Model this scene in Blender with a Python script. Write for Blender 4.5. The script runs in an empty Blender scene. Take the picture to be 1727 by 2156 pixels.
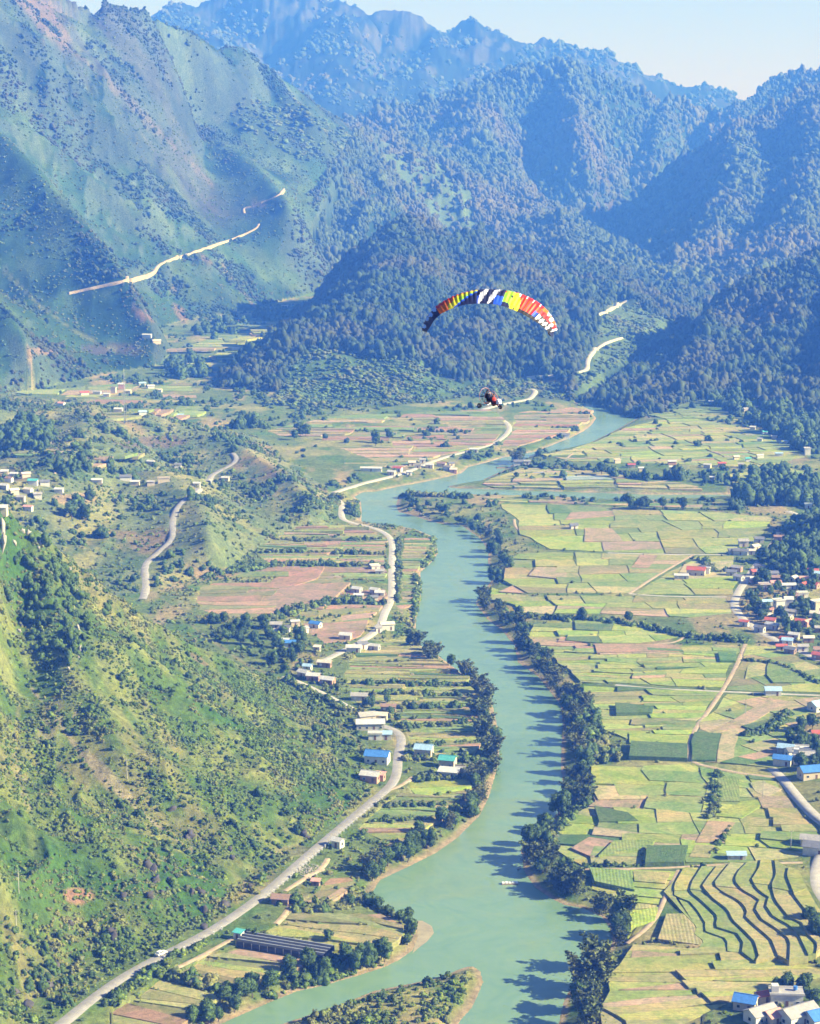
import bpy, bmesh, math, random, time
import numpy as np
from mathutils import Vector, Matrix
T0 = time.time()
random.seed(7); rng = np.random.default_rng(11)
R = math.radians
C = bpy.context.scene.collection
sc = bpy.context.scene

# ------------------------------------------------------------------ camera
F = 4300.0; CX, CY = 863.5, 1078.0          # focal length and centre of the 1727 x 2156 picture, in its pixels
CAMH = 290.0                                 # metres above the river
TH = math.atan(828.0 / F)                    # looking 10.9 degrees down the valley
cam = bpy.data.cameras.new('camera'); cob = bpy.data.objects.new('camera', cam); C.objects.link(cob)
cob.location = (0, 0, CAMH); cob.rotation_euler = (math.pi / 2 - TH, 0, 0)
cam.sensor_fit = 'VERTICAL'; cam.sensor_height = 24.0; cam.lens = 24.0 * F / 2156.0
cam.clip_start = 1.0; cam.clip_end = 60000.0
sc.camera = cob

# ------------------------------------------------------------------ light
SUN_EL, SUN_AZ = R(29), R(100)               # azimuth clockwise from +Y: sun on the right, slightly behind the camera
w = bpy.data.worlds.new('World'); sc.world = w; w.use_nodes = True
nt = w.node_tree; bg = nt.nodes['Background']
sky = nt.nodes.new('ShaderNodeTexSky'); sky.sky_type = 'NISHITA'; sky.sun_disc = False
sky.sun_elevation = SUN_EL; sky.sun_rotation = SUN_AZ
sky.altitude = 900; sky.air_density = 1.0; sky.dust_density = 0.3; sky.ozone_density = 2.0
tn = nt.nodes.new('ShaderNodeMix'); tn.data_type = 'RGBA'; tn.blend_type = 'MULTIPLY'; tn.inputs[0].default_value = 1.0; tn.inputs[7].default_value = (.86, .76, 1.12, 1)
nt.links.new(sky.outputs[0], tn.inputs[6]); nt.links.new(tn.outputs[2], bg.inputs[0]); bg.inputs[1].default_value = 0.052
sl = bpy.data.lights.new('sun', 'SUN'); so = bpy.data.objects.new('sun', sl); C.objects.link(so)
sl.energy = 5.0; sl.angle = R(0.53); sl.color = (1.0, 0.95, 0.88)
sd = Vector((math.sin(SUN_AZ) * math.cos(SUN_EL), math.cos(SUN_AZ) * math.cos(SUN_EL), math.sin(SUN_EL)))
so.rotation_euler = (-sd).to_track_quat('-Z', 'Y').to_euler(); so.location = (300, 0, 900)
sc.view_settings.view_transform = 'Standard'; sc.view_settings.look = 'None'
sc.view_settings.exposure = 1.45; sc.view_settings.gamma = 1.0; sc.view_settings.use_curve_mapping = False
sc.cycles.max_bounces = 5; sc.cycles.diffuse_bounces = 2; sc.cycles.glossy_bounces = 2
sc.cycles.volume_bounces = 0; sc.cycles.transparent_max_bounces = 6
sc.cycles.use_adaptive_sampling = True; sc.cycles.adaptive_threshold = 0.02

# ------------------------------------------------------------------ helpers
def tag(o, label=None, cat=None, group=None, kind=None):
    if label: o['label'] = label
    if cat: o['category'] = cat
    if group: o['group'] = group
    if kind: o['kind'] = kind
    return o
def empty(name, loc, rz=0.0, s=1.0):
    o = bpy.data.objects.new(name, None); C.objects.link(o)
    o.location = loc; o.rotation_euler = (0, 0, rz); o.scale = (s, s, s); o.empty_display_size = 1
    return o
def meshobj(name, me, parent=None):
    o = bpy.data.objects.new(name, me); C.objects.link(o)
    if parent: o.parent = parent
    return o
def np_mesh(name, V, Fc, mat=None, smooth=False):
    """V (n,3), Fc (m,3|4) -> mesh, quick"""
    V = np.asarray(V, dtype=np.float32); Fc = np.asarray(Fc, dtype=np.int32)
    me = bpy.data.meshes.new(name); k = Fc.shape[1]
    me.vertices.add(len(V)); me.vertices.foreach_set('co', V.ravel())
    me.loops.add(Fc.size); me.loops.foreach_set('vertex_index', Fc.ravel())
    me.polygons.add(len(Fc)); me.polygons.foreach_set('loop_start', np.arange(0, Fc.size, k, dtype=np.int32))
    me.update(calc_edges=True)
    if smooth: me.polygons.foreach_set('use_smooth', np.ones(len(Fc), dtype=bool))
    if mat: me.materials.append(mat)
    return me
def pmesh(name, V, Fc, mat=None):
    me = bpy.data.meshes.new(name); me.from_pydata([tuple(v) for v in V], [], Fc); me.update()
    if mat: me.materials.append(mat)
    return me

def hash2(ix, iy, s):
    h = (ix.astype(np.int64) * 374761393 + iy.astype(np.int64) * 668265263 + s * 1442695041) & 0xffffffff
    h = ((h ^ (h >> 13)) * 1274126177) & 0xffffffff
    return ((h ^ (h >> 16)) & 0xffff) / 65535.0
def vnoise(x, y, s=0):
    ix = np.floor(x); iy = np.floor(y); fx = x - ix; fy = y - iy
    fx = fx * fx * fx * (fx * (fx * 6 - 15) + 10); fy = fy * fy * fy * (fy * (fy * 6 - 15) + 10)
    a = hash2(ix, iy, s); b = hash2(ix + 1, iy, s); c = hash2(ix, iy + 1, s); d = hash2(ix + 1, iy + 1, s)
    return (a + (b - a) * fx + (c - a) * fy + (a - b - c + d) * fx * fy) * 2 - 1
def fbm(x, y, sc_, octv=4, s=0, gain=0.5):
    r = np.zeros_like(x, dtype=float); a = 1.0; f = 1.0 / sc_; n = 0
    for i in range(octv):
        r += a * vnoise(x * f + 13.7 * i, y * f - 7.3 * i, s + i); n += a; a *= gain; f *= 2.03
    return r / n
def ridged(x, y, sc_, octv=4, s=0, gain=0.55):
    r = np.zeros_like(x, dtype=float); a = 1.0; f = 1.0 / sc_; n = 0
    for i in range(octv):
        v = 1 - np.abs(vnoise(x * f + 3.1 * i, y * f + 9.3 * i, s + i)); r += a * v * v; n += a; a *= gain; f *= 2.07
    return r / n
def sstep(a, b, x):
    t = np.clip((x - a) / (b - a), 0, 1); return t * t * (3 - 2 * t)

CT, ST = math.cos(TH), math.sin(TH)
def ray(px, py):
    xc = (px - CX) / F; yc = -(py - CY) / F
    return xc, CT + yc * ST, -ST + yc * CT
def at_y(px, py, D):                # the point of that sight line D metres down the valley
    x, y, z = ray(px, py); k = D / y; return (x * k, D, CAMH + z * k)
def at_z(px, py, z0=0.0):           # where that sight line meets the level z0
    x, y, z = ray(px, py); k = (z0 - CAMH) / z; return (x * k, y * k, z0)
def poly_z(pts, z0=0.0):
    return np.array([at_z(p[0], p[1], z0 if len(p) < 3 else p[2])[:2] for p in pts])

def seg_dist(X, Y, P, closed=True):
    """distance to polyline and nearest arclength param"""
    best = np.full(X.shape, 1e18); n = len(P); m = n if closed else n - 1
    for i in range(m):
        ax, ay = P[i][:2]; bx, by = P[(i + 1) % n][:2]; dx, dy = bx - ax, by - ay
        L2 = dx * dx + dy * dy + 1e-9
        t = np.clip(((X - ax) * dx + (Y - ay) * dy) / L2, 0, 1)
        d = (X - ax - t * dx) ** 2 + (Y - ay - t * dy) ** 2
        np.minimum(best, d, out=best)
    return np.sqrt(best)
def inside(X, Y, P):
    r = np.zeros(X.shape, dtype=bool); n = len(P)
    for i in range(n):
        ax, ay = P[i][:2]; bx, by = P[(i + 1) % n][:2]
        if ay == by: continue
        c = ((ay > Y) != (by > Y)) & (X < (bx - ax) * (Y - ay) / (by - ay) + ax)
        r ^= c
    return r
def sdist(X, Y, P):                 # positive inside
    d = seg_dist(X, Y, P); return np.where(inside(X, Y, P), d, -d)
def subdiv(P, step):
    out = []
    for a, b in zip(P[:-1], P[1:]):
        a = np.array(a, float); b = np.array(b, float); n = max(1, int(np.linalg.norm((b - a)[:2]) / step))
        for k in range(n): out.append(a + (b - a) * k / n)
    out.append(np.array(P[-1], float)); return np.array(out)

# ------------------------------------------------------------------ the river's outline
WATER_PX = [(1450,700),(1427,706),(1385,722),(1362,745),(1300,792),(1262,815),(1210,846),(1240,862),(1255,880),(1245,895),(1228,908),(1200,922),
 (1130,950),(1060,963),(1020,975),(986,983),(972,996),(946,1003),(892,1015),(839,1024),(796,1034),(764,1036),(745,1046),(759,1056),(761,1076),
 (760,1098),(786,1104),(860,1111),(887,1119),(914,1132),(922,1164),(912,1180),(884,1205),(887,1240),(884,1265),(874,1310),(876,1355),(919,1378),
 (971,1418),(1030,1458),(1042,1510),(1052,1555),(1047,1612),(1029,1677),(1009,1717),(964,1762),(914,1797),(864,1822),(800,1852),(782,1880),
 (797,1915),(832,1932),(858,1932),(874,1948),(880,1972),(869,1999),(842,2020),(808,2036),(749,2055),(682,2074),(624,2087),(576,2106),(465,2155),
 (380,2200),(200,2330),(300,2420),(520,2250),(597,2156),(669,2132),(736,2108),(789,2087),(842,2076),(909,2063),(962,2044),(985,2036),(997,2036),(1010,2045),(1016,2068),
 (1005,2095),(992,2122),(973,2143),(960,2160),(930,2230),(900,2500),(1150,2500),(1165,2250),(1178,2156),(1190,2104),(1207,2074),(1220,2046),(1262,2016),(1283,2001),
 (1291,1983),(1286,1953),(1268,1930),(1230,1912),(1190,1905),(1160,1890),(1128,1868),(1105,1834),(1098,1789),(1112,1764),(1149,1738),
 (1192,1697),(1187,1650),(1182,1612),(1186,1525),(1182,1485),(1135,1425),(1092,1395),(1085,1360),(1059,1328),(1029,1305),(1002,1270),(1027,1235),
 (1044,1208),(1028,1185),(1030,1160),(1010,1132),(972,1106),(932,1103),(908,1098),(866,1084),(840,1078),(835,1063),(840,1047),(850,1040),
 (919,1038),(1007,1043),(1164,1047),(1239,1053),(1364,1056),(1489,1053),(1560,1050),(1700,1046),(1700,1041),(1489,1041),(1364,1041),(1214,1036),(1064,1031),(964,1028),(940,1025),
 (964,1020),(1014,1012),(1064,989),(1089,973),(1134,955),(1184,947),(1244,932),(1294,907),(1349,877),(1300,862),(1264,846),(1285,822),(1340,788),(1400,755),(1462,712)]
WATER = poly_z(WATER_PX)

# ------------------------------------------------------------------ the hills: a foot line and ridge lines each
def hill(foot, ridges, power=1.0, gul=0.16, gsc=160, basez=3.0, seed=0, name=''):
    fp = []
    for p in foot:
        z = p[2] if len(p) > 2 else basez
        fp.append((*at_z(p[0], p[1], z)[:2], z) if len(p) < 4 else (*at_y(p[0], p[1], p[3])[:2], z))
    rg = []
    for rl in ridges: rg.append(np.array([at_y(*p) for p in rl]))
    return dict(foot=np.array(fp), ridges=rg, power=power, gul=gul, gsc=gsc, seed=seed, name=name)
HILLS = [
 hill([(-900,2700),(-250,2450),(0,2270),(118,2156),(188,2100),(258,2050),(330,2008),(420,1962),(480,1925),(550,1873),(630,1802),(710,1736),(775,1680),(800,1640),(806,1590),(790,1545),(735,1500),(650,1452),
       (560,1412),(400,1350),(0,1330),(-900,1330),(-2600,1500),(-3600,2600)],
      [[(738,1508,992),(660,1472,985),(560,1424,975),(430,1362,965),(330,1313,955),(250,1255,950),(180,1195,945),(60,1105,935),(0,1055,925),(-150,980,870),(-500,850,760),(-1100,780,600),(-1800,700,450)],
       [(60,1105,935),(120,1300,880),(170,1450,840),(250,1560,800)]], 0.92, 0.15, 55, 4.0, 3, 'near'),
 hill([(700,1120),(640,1150),(560,1165),(420,1240),(300,1340),(0,1400),(-900,1400),(-1600,1000),(-500,815),(0,805),(200,800),(420,850),(540,885),(610,930),(670,985),(690,1030),(698,1060)],
      [[(-500,830,1650),(-100,850,1680),(60,868,1700),(190,850,1740),(300,868,1720),(420,905,1700),(500,935,1660),(590,990,1560),(660,1050,1440)],
       [(190,850,1740),(150,950,1480),(60,1010,1370),(-200,1040,1300)],[(330,990,1480),(420,1060,1370),(440,1130,1280)]], 0.8, 0.14, 90, 5.0, 9, 'midleft'),
 hill([(-1500,1000),(-300,890),(0,850),(130,822),(250,800),(335,788),(372,752),(335,712),(420,692),(520,680),(600,662),(682,640),(700,600,20,3150),(712,560,30,3250),(700,500,50,3300),(650,440,80,3350),(662,402,125,3400),(704,352,180,3650),(742,302,225,3950),(790,276,250,4300),(900,262,200,4900),(820,250,150,5400),(400,150,150,6500),(-1500,150,150,6500),(-4000,300,50,4500)],
      [[(-900,-160,2500),(-300,-90,3000),(0,-45,3250),(120,-22,3400),(155,-4,3440),(185,-18,3460),(215,-18,3480),(300,6,3560),(322,22,3600),(345,48,3650),(385,58,3700),(425,80,3780),(460,104,3820),(478,92,3850),(500,93,3860),(520,105,3880),(545,128,3920),(600,166,4000),(650,208,4120),(705,250,4250)],
       [(0,-45,3250),(180,60,3450),(330,180,3600),(420,264,3650),(500,318,3520),(590,396,3350),(612,430,3260)],
       [(-200,100,2900),(60,330,2650),(250,560,2450),(330,700,2350)],
       [(-400,300,2500),(-100,560,2250),(60,700,2120),(200,790,2060)],
       [(545,128,3920),(610,200,3850),(660,245,3800)]], 1.0, 0.085, 170, 6.0, 21, 'left'),
 hill([(412,846),(440,872),(500,896),(535,902),(562,884),(640,872),(700,864),(800,862),(900,852),(960,838),(1030,806),(1110,803),(1180,812),(1200,842),(1252,836),(1300,797),(1362,744),(1425,705),(1520,650),(1450,580),(1000,520),(760,560),(700,625),(640,682),(560,735),(480,795)],
      [[(436,830,2110),(520,780,2165),(600,722,2235),(690,658,2330),(760,628,2430),(830,560,2600),(868,450,2900)],
       [(868,450,2900),(960,515,2850),(1060,568,2770),(1160,630,2660),(1240,694,2560),(1262,735,2480)],
       [(1060,568,2770),(1010,650,2450),(970,760,2200)],[(1160,630,2660),(1150,700,2400),(1130,770,2260)],
       [(760,628,2430),(820,700,2260),(850,790,2130)]], 1.5, 0.24, 130, 4.0, 33, 'forest'),
 hill([(690,640,10),(760,600,10),(1000,560,10),(1300,640,5),(1440,672,5),(1560,640,5),(1400,560,10),(1260,500,10,4700),(1240,450,40,5000),(1000,300,100,5300),(700,240,200,5100),(430,240,200,4200),(415,262,210,3800),(500,330,180,3700),(600,405,120,3500),(640,440,100,3450),(700,520,40,3250)],
      [[(700,615,3150),(722,540,3300),(760,440,3550),(830,400,3680),(900,388,3720),(1000,432,3640),(1100,476,3540),(1210,536,3440),(1320,596,3340),(1420,625,3290)],
       [(590,432,3420),(640,378,3700),(700,345,3950),(790,320,4200),(900,330,4300)],
       [(432,262,3700),(480,252,3900),(540,250,4000),(620,280,4200),(720,285,4500),(850,285,4700),(1000,335,4700),(1130,415,4600),(1240,470,4550)]], 1.2, 0.24, 190, 10.0, 41, 'middle'),
 hill([(600,330,4300,4300)[:2]+(150,4350),(900,360,100,4450),(1150,440,60,4650),(1250,492,20),(1400,430,60,5400),(1700,300,80,6200),(1600,200,80,7200),(700,150,150,7200),(400,250,200,5600)],
      [[(640,280,5000),(700,268,5100),(840,225,5250),(950,203,5300),(1010,183,5350),(1080,150,5400),(1140,140,5420),(1200,126,5450),(1240,136,5480),(1290,158,5550),(1400,198,5700),(1500,222,5900),(1560,236,6050)],
       [(1200,126,5450),(1220,250,5100),(1260,400,4900)],[(1010,183,5350),(1000,270,5000),(1050,330,4800)],[(1400,198,5700),(1380,300,5350)]], 0.9, 0.26, 330, 60.0, 55, 'mid range'),
 hill([(-1200,300,150,6200),(400,240,200,5900),(1000,200,150,6300),(1560,230,100,6900),(2600,200,100,6900),(3000,0,100,9400),(-1500,0,100,9400)],
      [[(-1000,-60,7600),(330,35,7500),(345,18,7500),(358,2,7500),(382,-12,7500),(398,4,7500),(412,4,7500),(425,-15,7500),(560,-50,7500),(700,-20,7500),(735,4,7500),(775,22,7500),(800,14,7500),(830,8,7500),(862,16,7500),(930,52,7500),(975,38,7500),(1070,65,7500),(1122,75,7550),(1145,66,7550),(1175,84,7550),(1205,92,7550),(1240,108,7600),(1280,112,7600),(1320,142,7600),(1380,158,7700),(1450,172,7700),(1490,164,7700),(1520,178,7700),(1562,208,7700),(1700,230,7700),(2600,150,7700)],
       [(700,-20,7500),(690,90,6900),(720,180,6500)],[(382,-12,7500),(450,90,6800),(560,170,6400)],[(930,52,7500),(880,150,6900)]], 1.0, 0.28, 480, 100.0, 61, 'far range'),
 hill([(1246,500,5),(1330,566,5),(1430,622,5),(1540,645,5),(1800,640,5),(3000,640,5),(3600,300,60,7000),(1500,300,60,7000),(1380,420,30,5500)],
      [[(1262,482,4750),(1350,398,4700),(1450,322,4650),(1550,262,4650),(1650,212,4720),(1727,188,4800),(2000,60,5000),(2800,0,5200)],
       [(1500,258,5700),(1560,212,5750),(1600,178,5800),(1640,147,5850),(1680,136,5850),(1727,140,5850),(1900,70,6000),(2600,0,6200)],
       [(1550,262,4650),(1570,380,4200),(1500,480,3900),(1440,560,3650)],[(1727,188,4800),(1720,350,4200),(1700,450,3800),(1650,540,3500)]], 0.9, 0.24, 260, 5.0, 71, 'right'),
 hill([(1260,847),(1300,863),(1348,874),(1400,868),(1480,845),(1560,850),(1620,880),(1665,915),(1750,975),(1900,1060),(2300,1250),(3300,1300),(3400,660),(2000,650),(1600,645),(1470,707),(1410,748),(1345,782),(1290,816)],
      [[(1270,836,2150),(1292,812,2190),(1325,800,2240),(1370,786,2300),(1410,766,2350),(1440,744,2400),(1500,678,2480),(1560,612,2540),(1620,576,2590),(1727,532,2650),(1900,440,2750),(2400,250,2900)],
       [(1500,656,2480),(1480,740,2300),(1440,800,2180)],[(1727,532,2650),(1690,680,2380),(1640,800,2150)],[(1900,440,2750),(1850,700,2200),(1800,880,1950)]], 1.35, 0.22, 130, 4.0, 83, 'right spur'),
 hill([(1608,1140),(1650,1112),(1727,1090),(2000,1050),(2400,1300),(1900,1300),(1727,1200),(1650,1190)],
      [[(1655,1135,1380),(1727,1110,1390),(1900,1080,1400)]], 0.8, 0.1, 40, 6.0, 91, 'knoll'),
]
# terrace steps that rise to the right of the plain are added by the field builder
def base_ground(X, Y):
    z = np.full(X.shape, 4.2)
    dw = -sdist_cache(X, Y)
    right = X - np.interp(Y, RB_Y, RB_X)
    z += np.where(right > 0, np.clip(right, 0, 400) * 0.012, np.clip(-right - 60, 0, 300) * 0.03)
    z += 10 * sstep(2200, 3300, Y) * (X < 0)
    z += 0.2 * np.clip(X - 158, 0, 60) * sstep(600, 680, Y) * (1 - sstep(800, 900, Y))
    z += fbm(X, Y, 90, 3, 5) * 0.3 * np.clip(dw / 60, 0, 1)
    bank = sstep(0.0, 9.0, dw)
    return np.where(dw > 0, 0.15 + (z - 0.15) * bank * (0.55 + 0.45 * sstep(5, 35, dw)), -2.5 * sstep(0, 6, -dw))
RBP = sorted([at_z(*p)[:2] for p in [(1178,2156),(1150,1900),(1110,1780),(1185,1650),(1180,1500),(1085,1370),(1002,1270),(1030,1180),(940,1100),(1000,1030),(1134,955),(1294,907),(1349,877)]], key=lambda q: q[1])
RB_Y = np.array([q[1] for q in RBP]); RB_X = np.array([q[0] for q in RBP])
def sdist_cache(X, Y): return sdist(X, Y, WATER)

def height(X, Y):
    b = base_ground(X, Y); out = b.copy(); own = np.full(X.shape, -1, dtype=np.int8); hh = np.zeros(X.shape); tt = np.zeros(X.shape)
    wx = X + 18 * fbm(X, Y, 140, 3, 77); wy = Y + 18 * fbm(X, Y, 140, 3, 78)
    for k, H in enumerate(HILLS):
        fp = H['foot']; x0, y0 = fp[:, :2].min(0); x1, y1 = fp[:, :2].max(0)
        m = (X > x0) & (X < x1) & (Y > y0) & (Y < y1)
        if not m.any(): continue
        xs, ys = X[m], Y[m]; df = sdist(xs, ys, fp)
        ok = df > 0; idx = np.flatnonzero(m.ravel())[ok]
        xs, ys, df = xs[ok], ys[ok], df[ok]
        dr = np.full(xs.shape, 1e18); zs = np.zeros(xs.shape); ws = np.zeros(xs.shape)
        def segz(Pn, pw, eps, closed):
            S = np.zeros(xs.shape); W = np.zeros(xs.shape); D = np.full(xs.shape, 1e18); n = len(Pn)
            for i in range(n if closed else n - 1):
                ax, ay, az = Pn[i]; bx, by, bz = Pn[(i + 1) % n]; dx, dy = bx - ax, by - ay
                t_ = np.clip(((xs - ax) * dx + (ys - ay) * dy) / (dx * dx + dy * dy + 1e-9), 0, 1)
                d2 = (xs - ax - t_ * dx) ** 2 + (ys - ay - t_ * dy) ** 2
                np.minimum(D, d2, out=D)
                wg = 1.0 / (d2 + eps * eps) ** pw; S += wg * (az + t_ * (bz - az)); W += wg
            return S, W, D
        for rl in H['ridges']:
            S, W, D2 = segz(rl, 2.2, 6.0, False); zs += S; ws += W; dr = np.minimum(dr, D2)
        ee = .0045 * ys; dr = np.maximum(np.sqrt(dr + ee ** 2) - ee * .75, 0); zr = zs / ws
        S, W, _ = segz(fp, 1.5, 10.0, True); zb = S / W
        t = df / (df + dr + 1e-6); t = np.clip(t, 0, 1)
        g = t ** (1 / H['power'])
        rel = np.maximum(zr - zb, 2)
        h = zb + rel * g
        wxx, wyy = wx.ravel()[idx], wy.ravel()[idx]
        n1 = ridged(wxx, wyy, H['gsc'], 4, H['seed']); n2 = fbm(wxx, wyy, H['gsc'] * 0.6, 4, H['seed'] + 5)
        env = np.clip(4 * t * (1 - t), 0, 1) ** 0.8
        if H['name'] == 'far range': env = .45 + .55 * env; n1 = .6 * n1 + .4 * ridged(wxx, wyy, 150, 4, 777)
        h += rel * H['gul'] * (n1 - 0.62) * 1.6 * env + rel * 0.35 * H['gul'] * n2 * np.clip(t * 3, 0, 1) * (0.25 + env)
        cur = out.ravel()[idx]; up = h > cur
        out.ravel()[idx[up]] = h[up]; own.ravel()[idx[up]] = k
        hh.ravel()[idx[up]] = rel[up]; tt.ravel()[idx[up]] = t[up]
    dw = -sdist(X, Y, WATER)
    out = np.where(dw > 0, np.minimum(out, .3 + 1.1 * dw), np.minimum(out, b))
    return out, own, tt

# grid fanned out from the look-out: fine near, coarser far
ys = [40.0, 120, 200, 280, 360, 430, 500, 550, 590, 620]
while ys[-1] < 9600:
    d = ys[-1]; ys.append(d + min(d * d / (CAMH * F) * 2.3, 0.0036 * d + 0.3))
GY = np.array(ys)
fa = np.linspace(-0.222, 0.222, 620)
ext = 0.222 + (np.linspace(0, 1, 26)[1:] ** 1.6) * 0.42
GA = np.concatenate([-ext[::-1], fa, ext])
NA, NY = len(GA), len(GY)
GX2 = GY[:, None] * GA[None, :]; GY2 = np.repeat(GY[:, None], NA, 1)
GZ, GO, GT = height(GX2, GY2)
# local steepness along the two grid directions
gzx = np.gradient(GZ, axis=1) / np.maximum(np.gradient(GX2, axis=1), 0.01)
gzy = np.gradient(GZ, axis=0) / np.gradient(GY)[:, None]
SLOPE = np.hypot(gzx, gzy)
def gidx(x, y):
    a = np.asarray(x) / np.asarray(y)
    j = np.clip(np.searchsorted(GA, a) - 1, 0, NA - 2); i = np.clip(np.searchsorted(GY, y) - 1, 0, NY - 2)
    fj = np.clip((a - GA[j]) / (GA[j + 1] - GA[j]), 0, 1); fi = np.clip((y - GY[i]) / (GY[i + 1] - GY[i]), 0, 1)
    return i, j, fi, fj
def samp(A, x, y):
    i, j, fi, fj = gidx(x, y)
    return (A[i, j] * (1 - fi) * (1 - fj) + A[i + 1, j] * fi * (1 - fj) + A[i, j + 1] * (1 - fi) * fj + A[i + 1, j + 1] * fi * fj)
def hz(x, y): return samp(GZ, np.asarray(x, float), np.asarray(y, float))
def own_at(x, y):
    i, j, fi, fj = gidx(np.asarray(x, float), np.asarray(y, float)); return GO[i + (fi > .5), j + (fj > .5)]
MARCH = GY[GY > 300]
def hit(px, py):                     # where a sight line first meets the ground
    x, y, z = ray(px, py)
    zz = CAMH + MARCH * z / y; g = hz(MARCH * x / y, MARCH)
    k = np.argmax(g >= zz)
    if g[k] < zz[k]: return None
    k = max(k, 1); a = zz[k - 1] - g[k - 1]; b = g[k] - zz[k]; t = a / (a + b + 1e-9)
    D = MARCH[k - 1] + (MARCH[k] - MARCH[k - 1]) * t
    return (D * x / y, D, float(hz(D * x / y, D)))
def hits(pts): return [q for q in (hit(p[0], p[1]) for p in pts) if q]
def pix(x, y, z):                    # back to the picture, for keeping only what it can show
    z = z - CAMH; zc = y * CT - z * ST; yc = y * ST + z * CT
    return CX + F * x / zc, CY - F * yc / zc
print('grid', NY, NA, round(time.time() - T0, 1))
# ------------------------------------------------------------------ materials
def mat_base(name, rough=0.9, spec=0.25):
    m = bpy.data.materials.new(name); m.use_nodes = True; n = m.node_tree.nodes; b = n['Principled BSDF']
    b.inputs['Roughness'].default_value = rough; b.inputs['Specular IOR Level'].default_value = spec
    return m, m.node_tree, b
def N(nt, t, **kw):
    n = nt.nodes.new(t)
    for k, v in kw.items():
        if k.startswith('i_'): n.inputs[int(k[2:])].default_value = v
        else: setattr(n, k, v)
    return n
def noise_fac(nt, scale, detail=4, rough=0.6, coord='Position', dist=0.0):
    g = nt.nodes.new('ShaderNodeNewGeometry') if coord == 'Position' else nt.nodes.new('ShaderNodeTexCoord')
    t = nt.nodes.new('ShaderNodeTexNoise'); t.inputs['Scale'].default_value = scale; t.inputs['Detail'].default_value = detail
    t.inputs['Roughness'].default_value = rough; t.inputs['Distortion'].default_value = dist
    nt.links.new(g.outputs[coord], t.inputs['Vector']); return t.outputs['Fac']
def ramp(nt, fac, stops):
    r = nt.nodes.new('ShaderNodeValToRGB'); e = r.color_ramp.elements
    while len(e) < len(stops): e.new(0.5)
    for k, (p, c) in enumerate(stops):
        e[k].position = p; e[k].color = (*c, 1) if len(c) == 3 else c
    nt.links.new(fac, r.inputs[0]); return r.outputs[0]
def mul(nt, a, b, fac=1.0, mode='MULTIPLY'):
    m = nt.nodes.new('ShaderNodeMix'); m.data_type = 'RGBA'; m.blend_type = mode; m.clamp_result = False
    if isinstance(fac, float): m.inputs[0].default_value = fac
    else: nt.links.new(fac, m.inputs[0])
    for s, v in ((6, a), (7, b)):
        if isinstance(v, tuple): m.inputs[s].default_value = (*v, 1) if len(v) == 3 else v
        else: nt.links.new(v, m.inputs[s])
    return m.outputs[2]
def bump(nt, b, fac, dist, strength=1.0):
    n = nt.nodes.new('ShaderNodeBump'); n.inputs['Distance'].default_value = dist; n.inputs['Strength'].default_value = strength
    nt.links.new(fac, n.inputs['Height']); nt.links.new(n.outputs[0], b.inputs['Normal'])
G = lambda v: (v, v, v)
def simple(name, col, rough=0.8, var=0.25, scale=1.2, spec=0.25, metal=0.0):
    m, nt, b = mat_base(name, rough, spec); b.inputs['Metallic'].default_value = metal
    f = noise_fac(nt, scale, 4, 0.65, 'Object')
    c = mul(nt, tuple(col), ramp(nt, f, [(0.3, G(1 - var)), (0.7, G(1 + var * 0.6))]))
    nt.links.new(c, b.inputs['Base Color']); return m
def veg(name, c_lo, c_hi, patch=None, scale=0.012, rnd=0.35, fine=0.9):
    """foliage: per-plant shade, stand-sized patches, leaf-scale mottling"""
    m, nt, b = mat_base(name, 0.75, 0.2)
    oi = nt.nodes.new('ShaderNodeObjectInfo')
    c = ramp(nt, noise_fac(nt, fine, 3, 0.7), [(0.32, c_lo), (0.68, c_hi)])
    c = mul(nt, c, ramp(nt, oi.outputs['Random'], [(0, G(1 - rnd)), (0.5, G(1.0)), (1, (1 + rnd, 1 + rnd * .8, 1 + rnd * .3))]))
    if patch: c = mul(nt, c, patch, ramp(nt, noise_fac(nt, scale, 3, 0.6), [(0.46, G(0)), (0.66, G(0.85))]), 'MIX')
    nt.links.new(c, b.inputs['Base Color'])
    try: b.inputs['Subsurface Weight'].default_value = 0.0
    except Exception: pass
    return m

# ground: colours laid per vertex by what grows there, grain and relief by nodes
M_GROUND, nt, b = mat_base('ground_cover', 0.95, 0.1)
at = nt.nodes.new('ShaderNodeAttribute'); at.attribute_name = 'cover'
c = mul(nt, at.outputs['Color'], ramp(nt, noise_fac(nt, 0.35, 5, 0.75), [(0.3, G(0.55)), (0.5, G(0.98)), (0.72, G(1.5))]))
c = mul(nt, c, ramp(nt, noise_fac(nt, 0.06, 4, 0.7), [(0.32, (0.72, 0.78, 0.7)), (0.55, G(1.0)), (0.72, (1.25, 1.15, 1.05))]))
nt.links.new(c, b.inputs['Base Color']); bump(nt, b, noise_fac(nt, 0.5, 6, 0.8), 1.6, 0.9)

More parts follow.
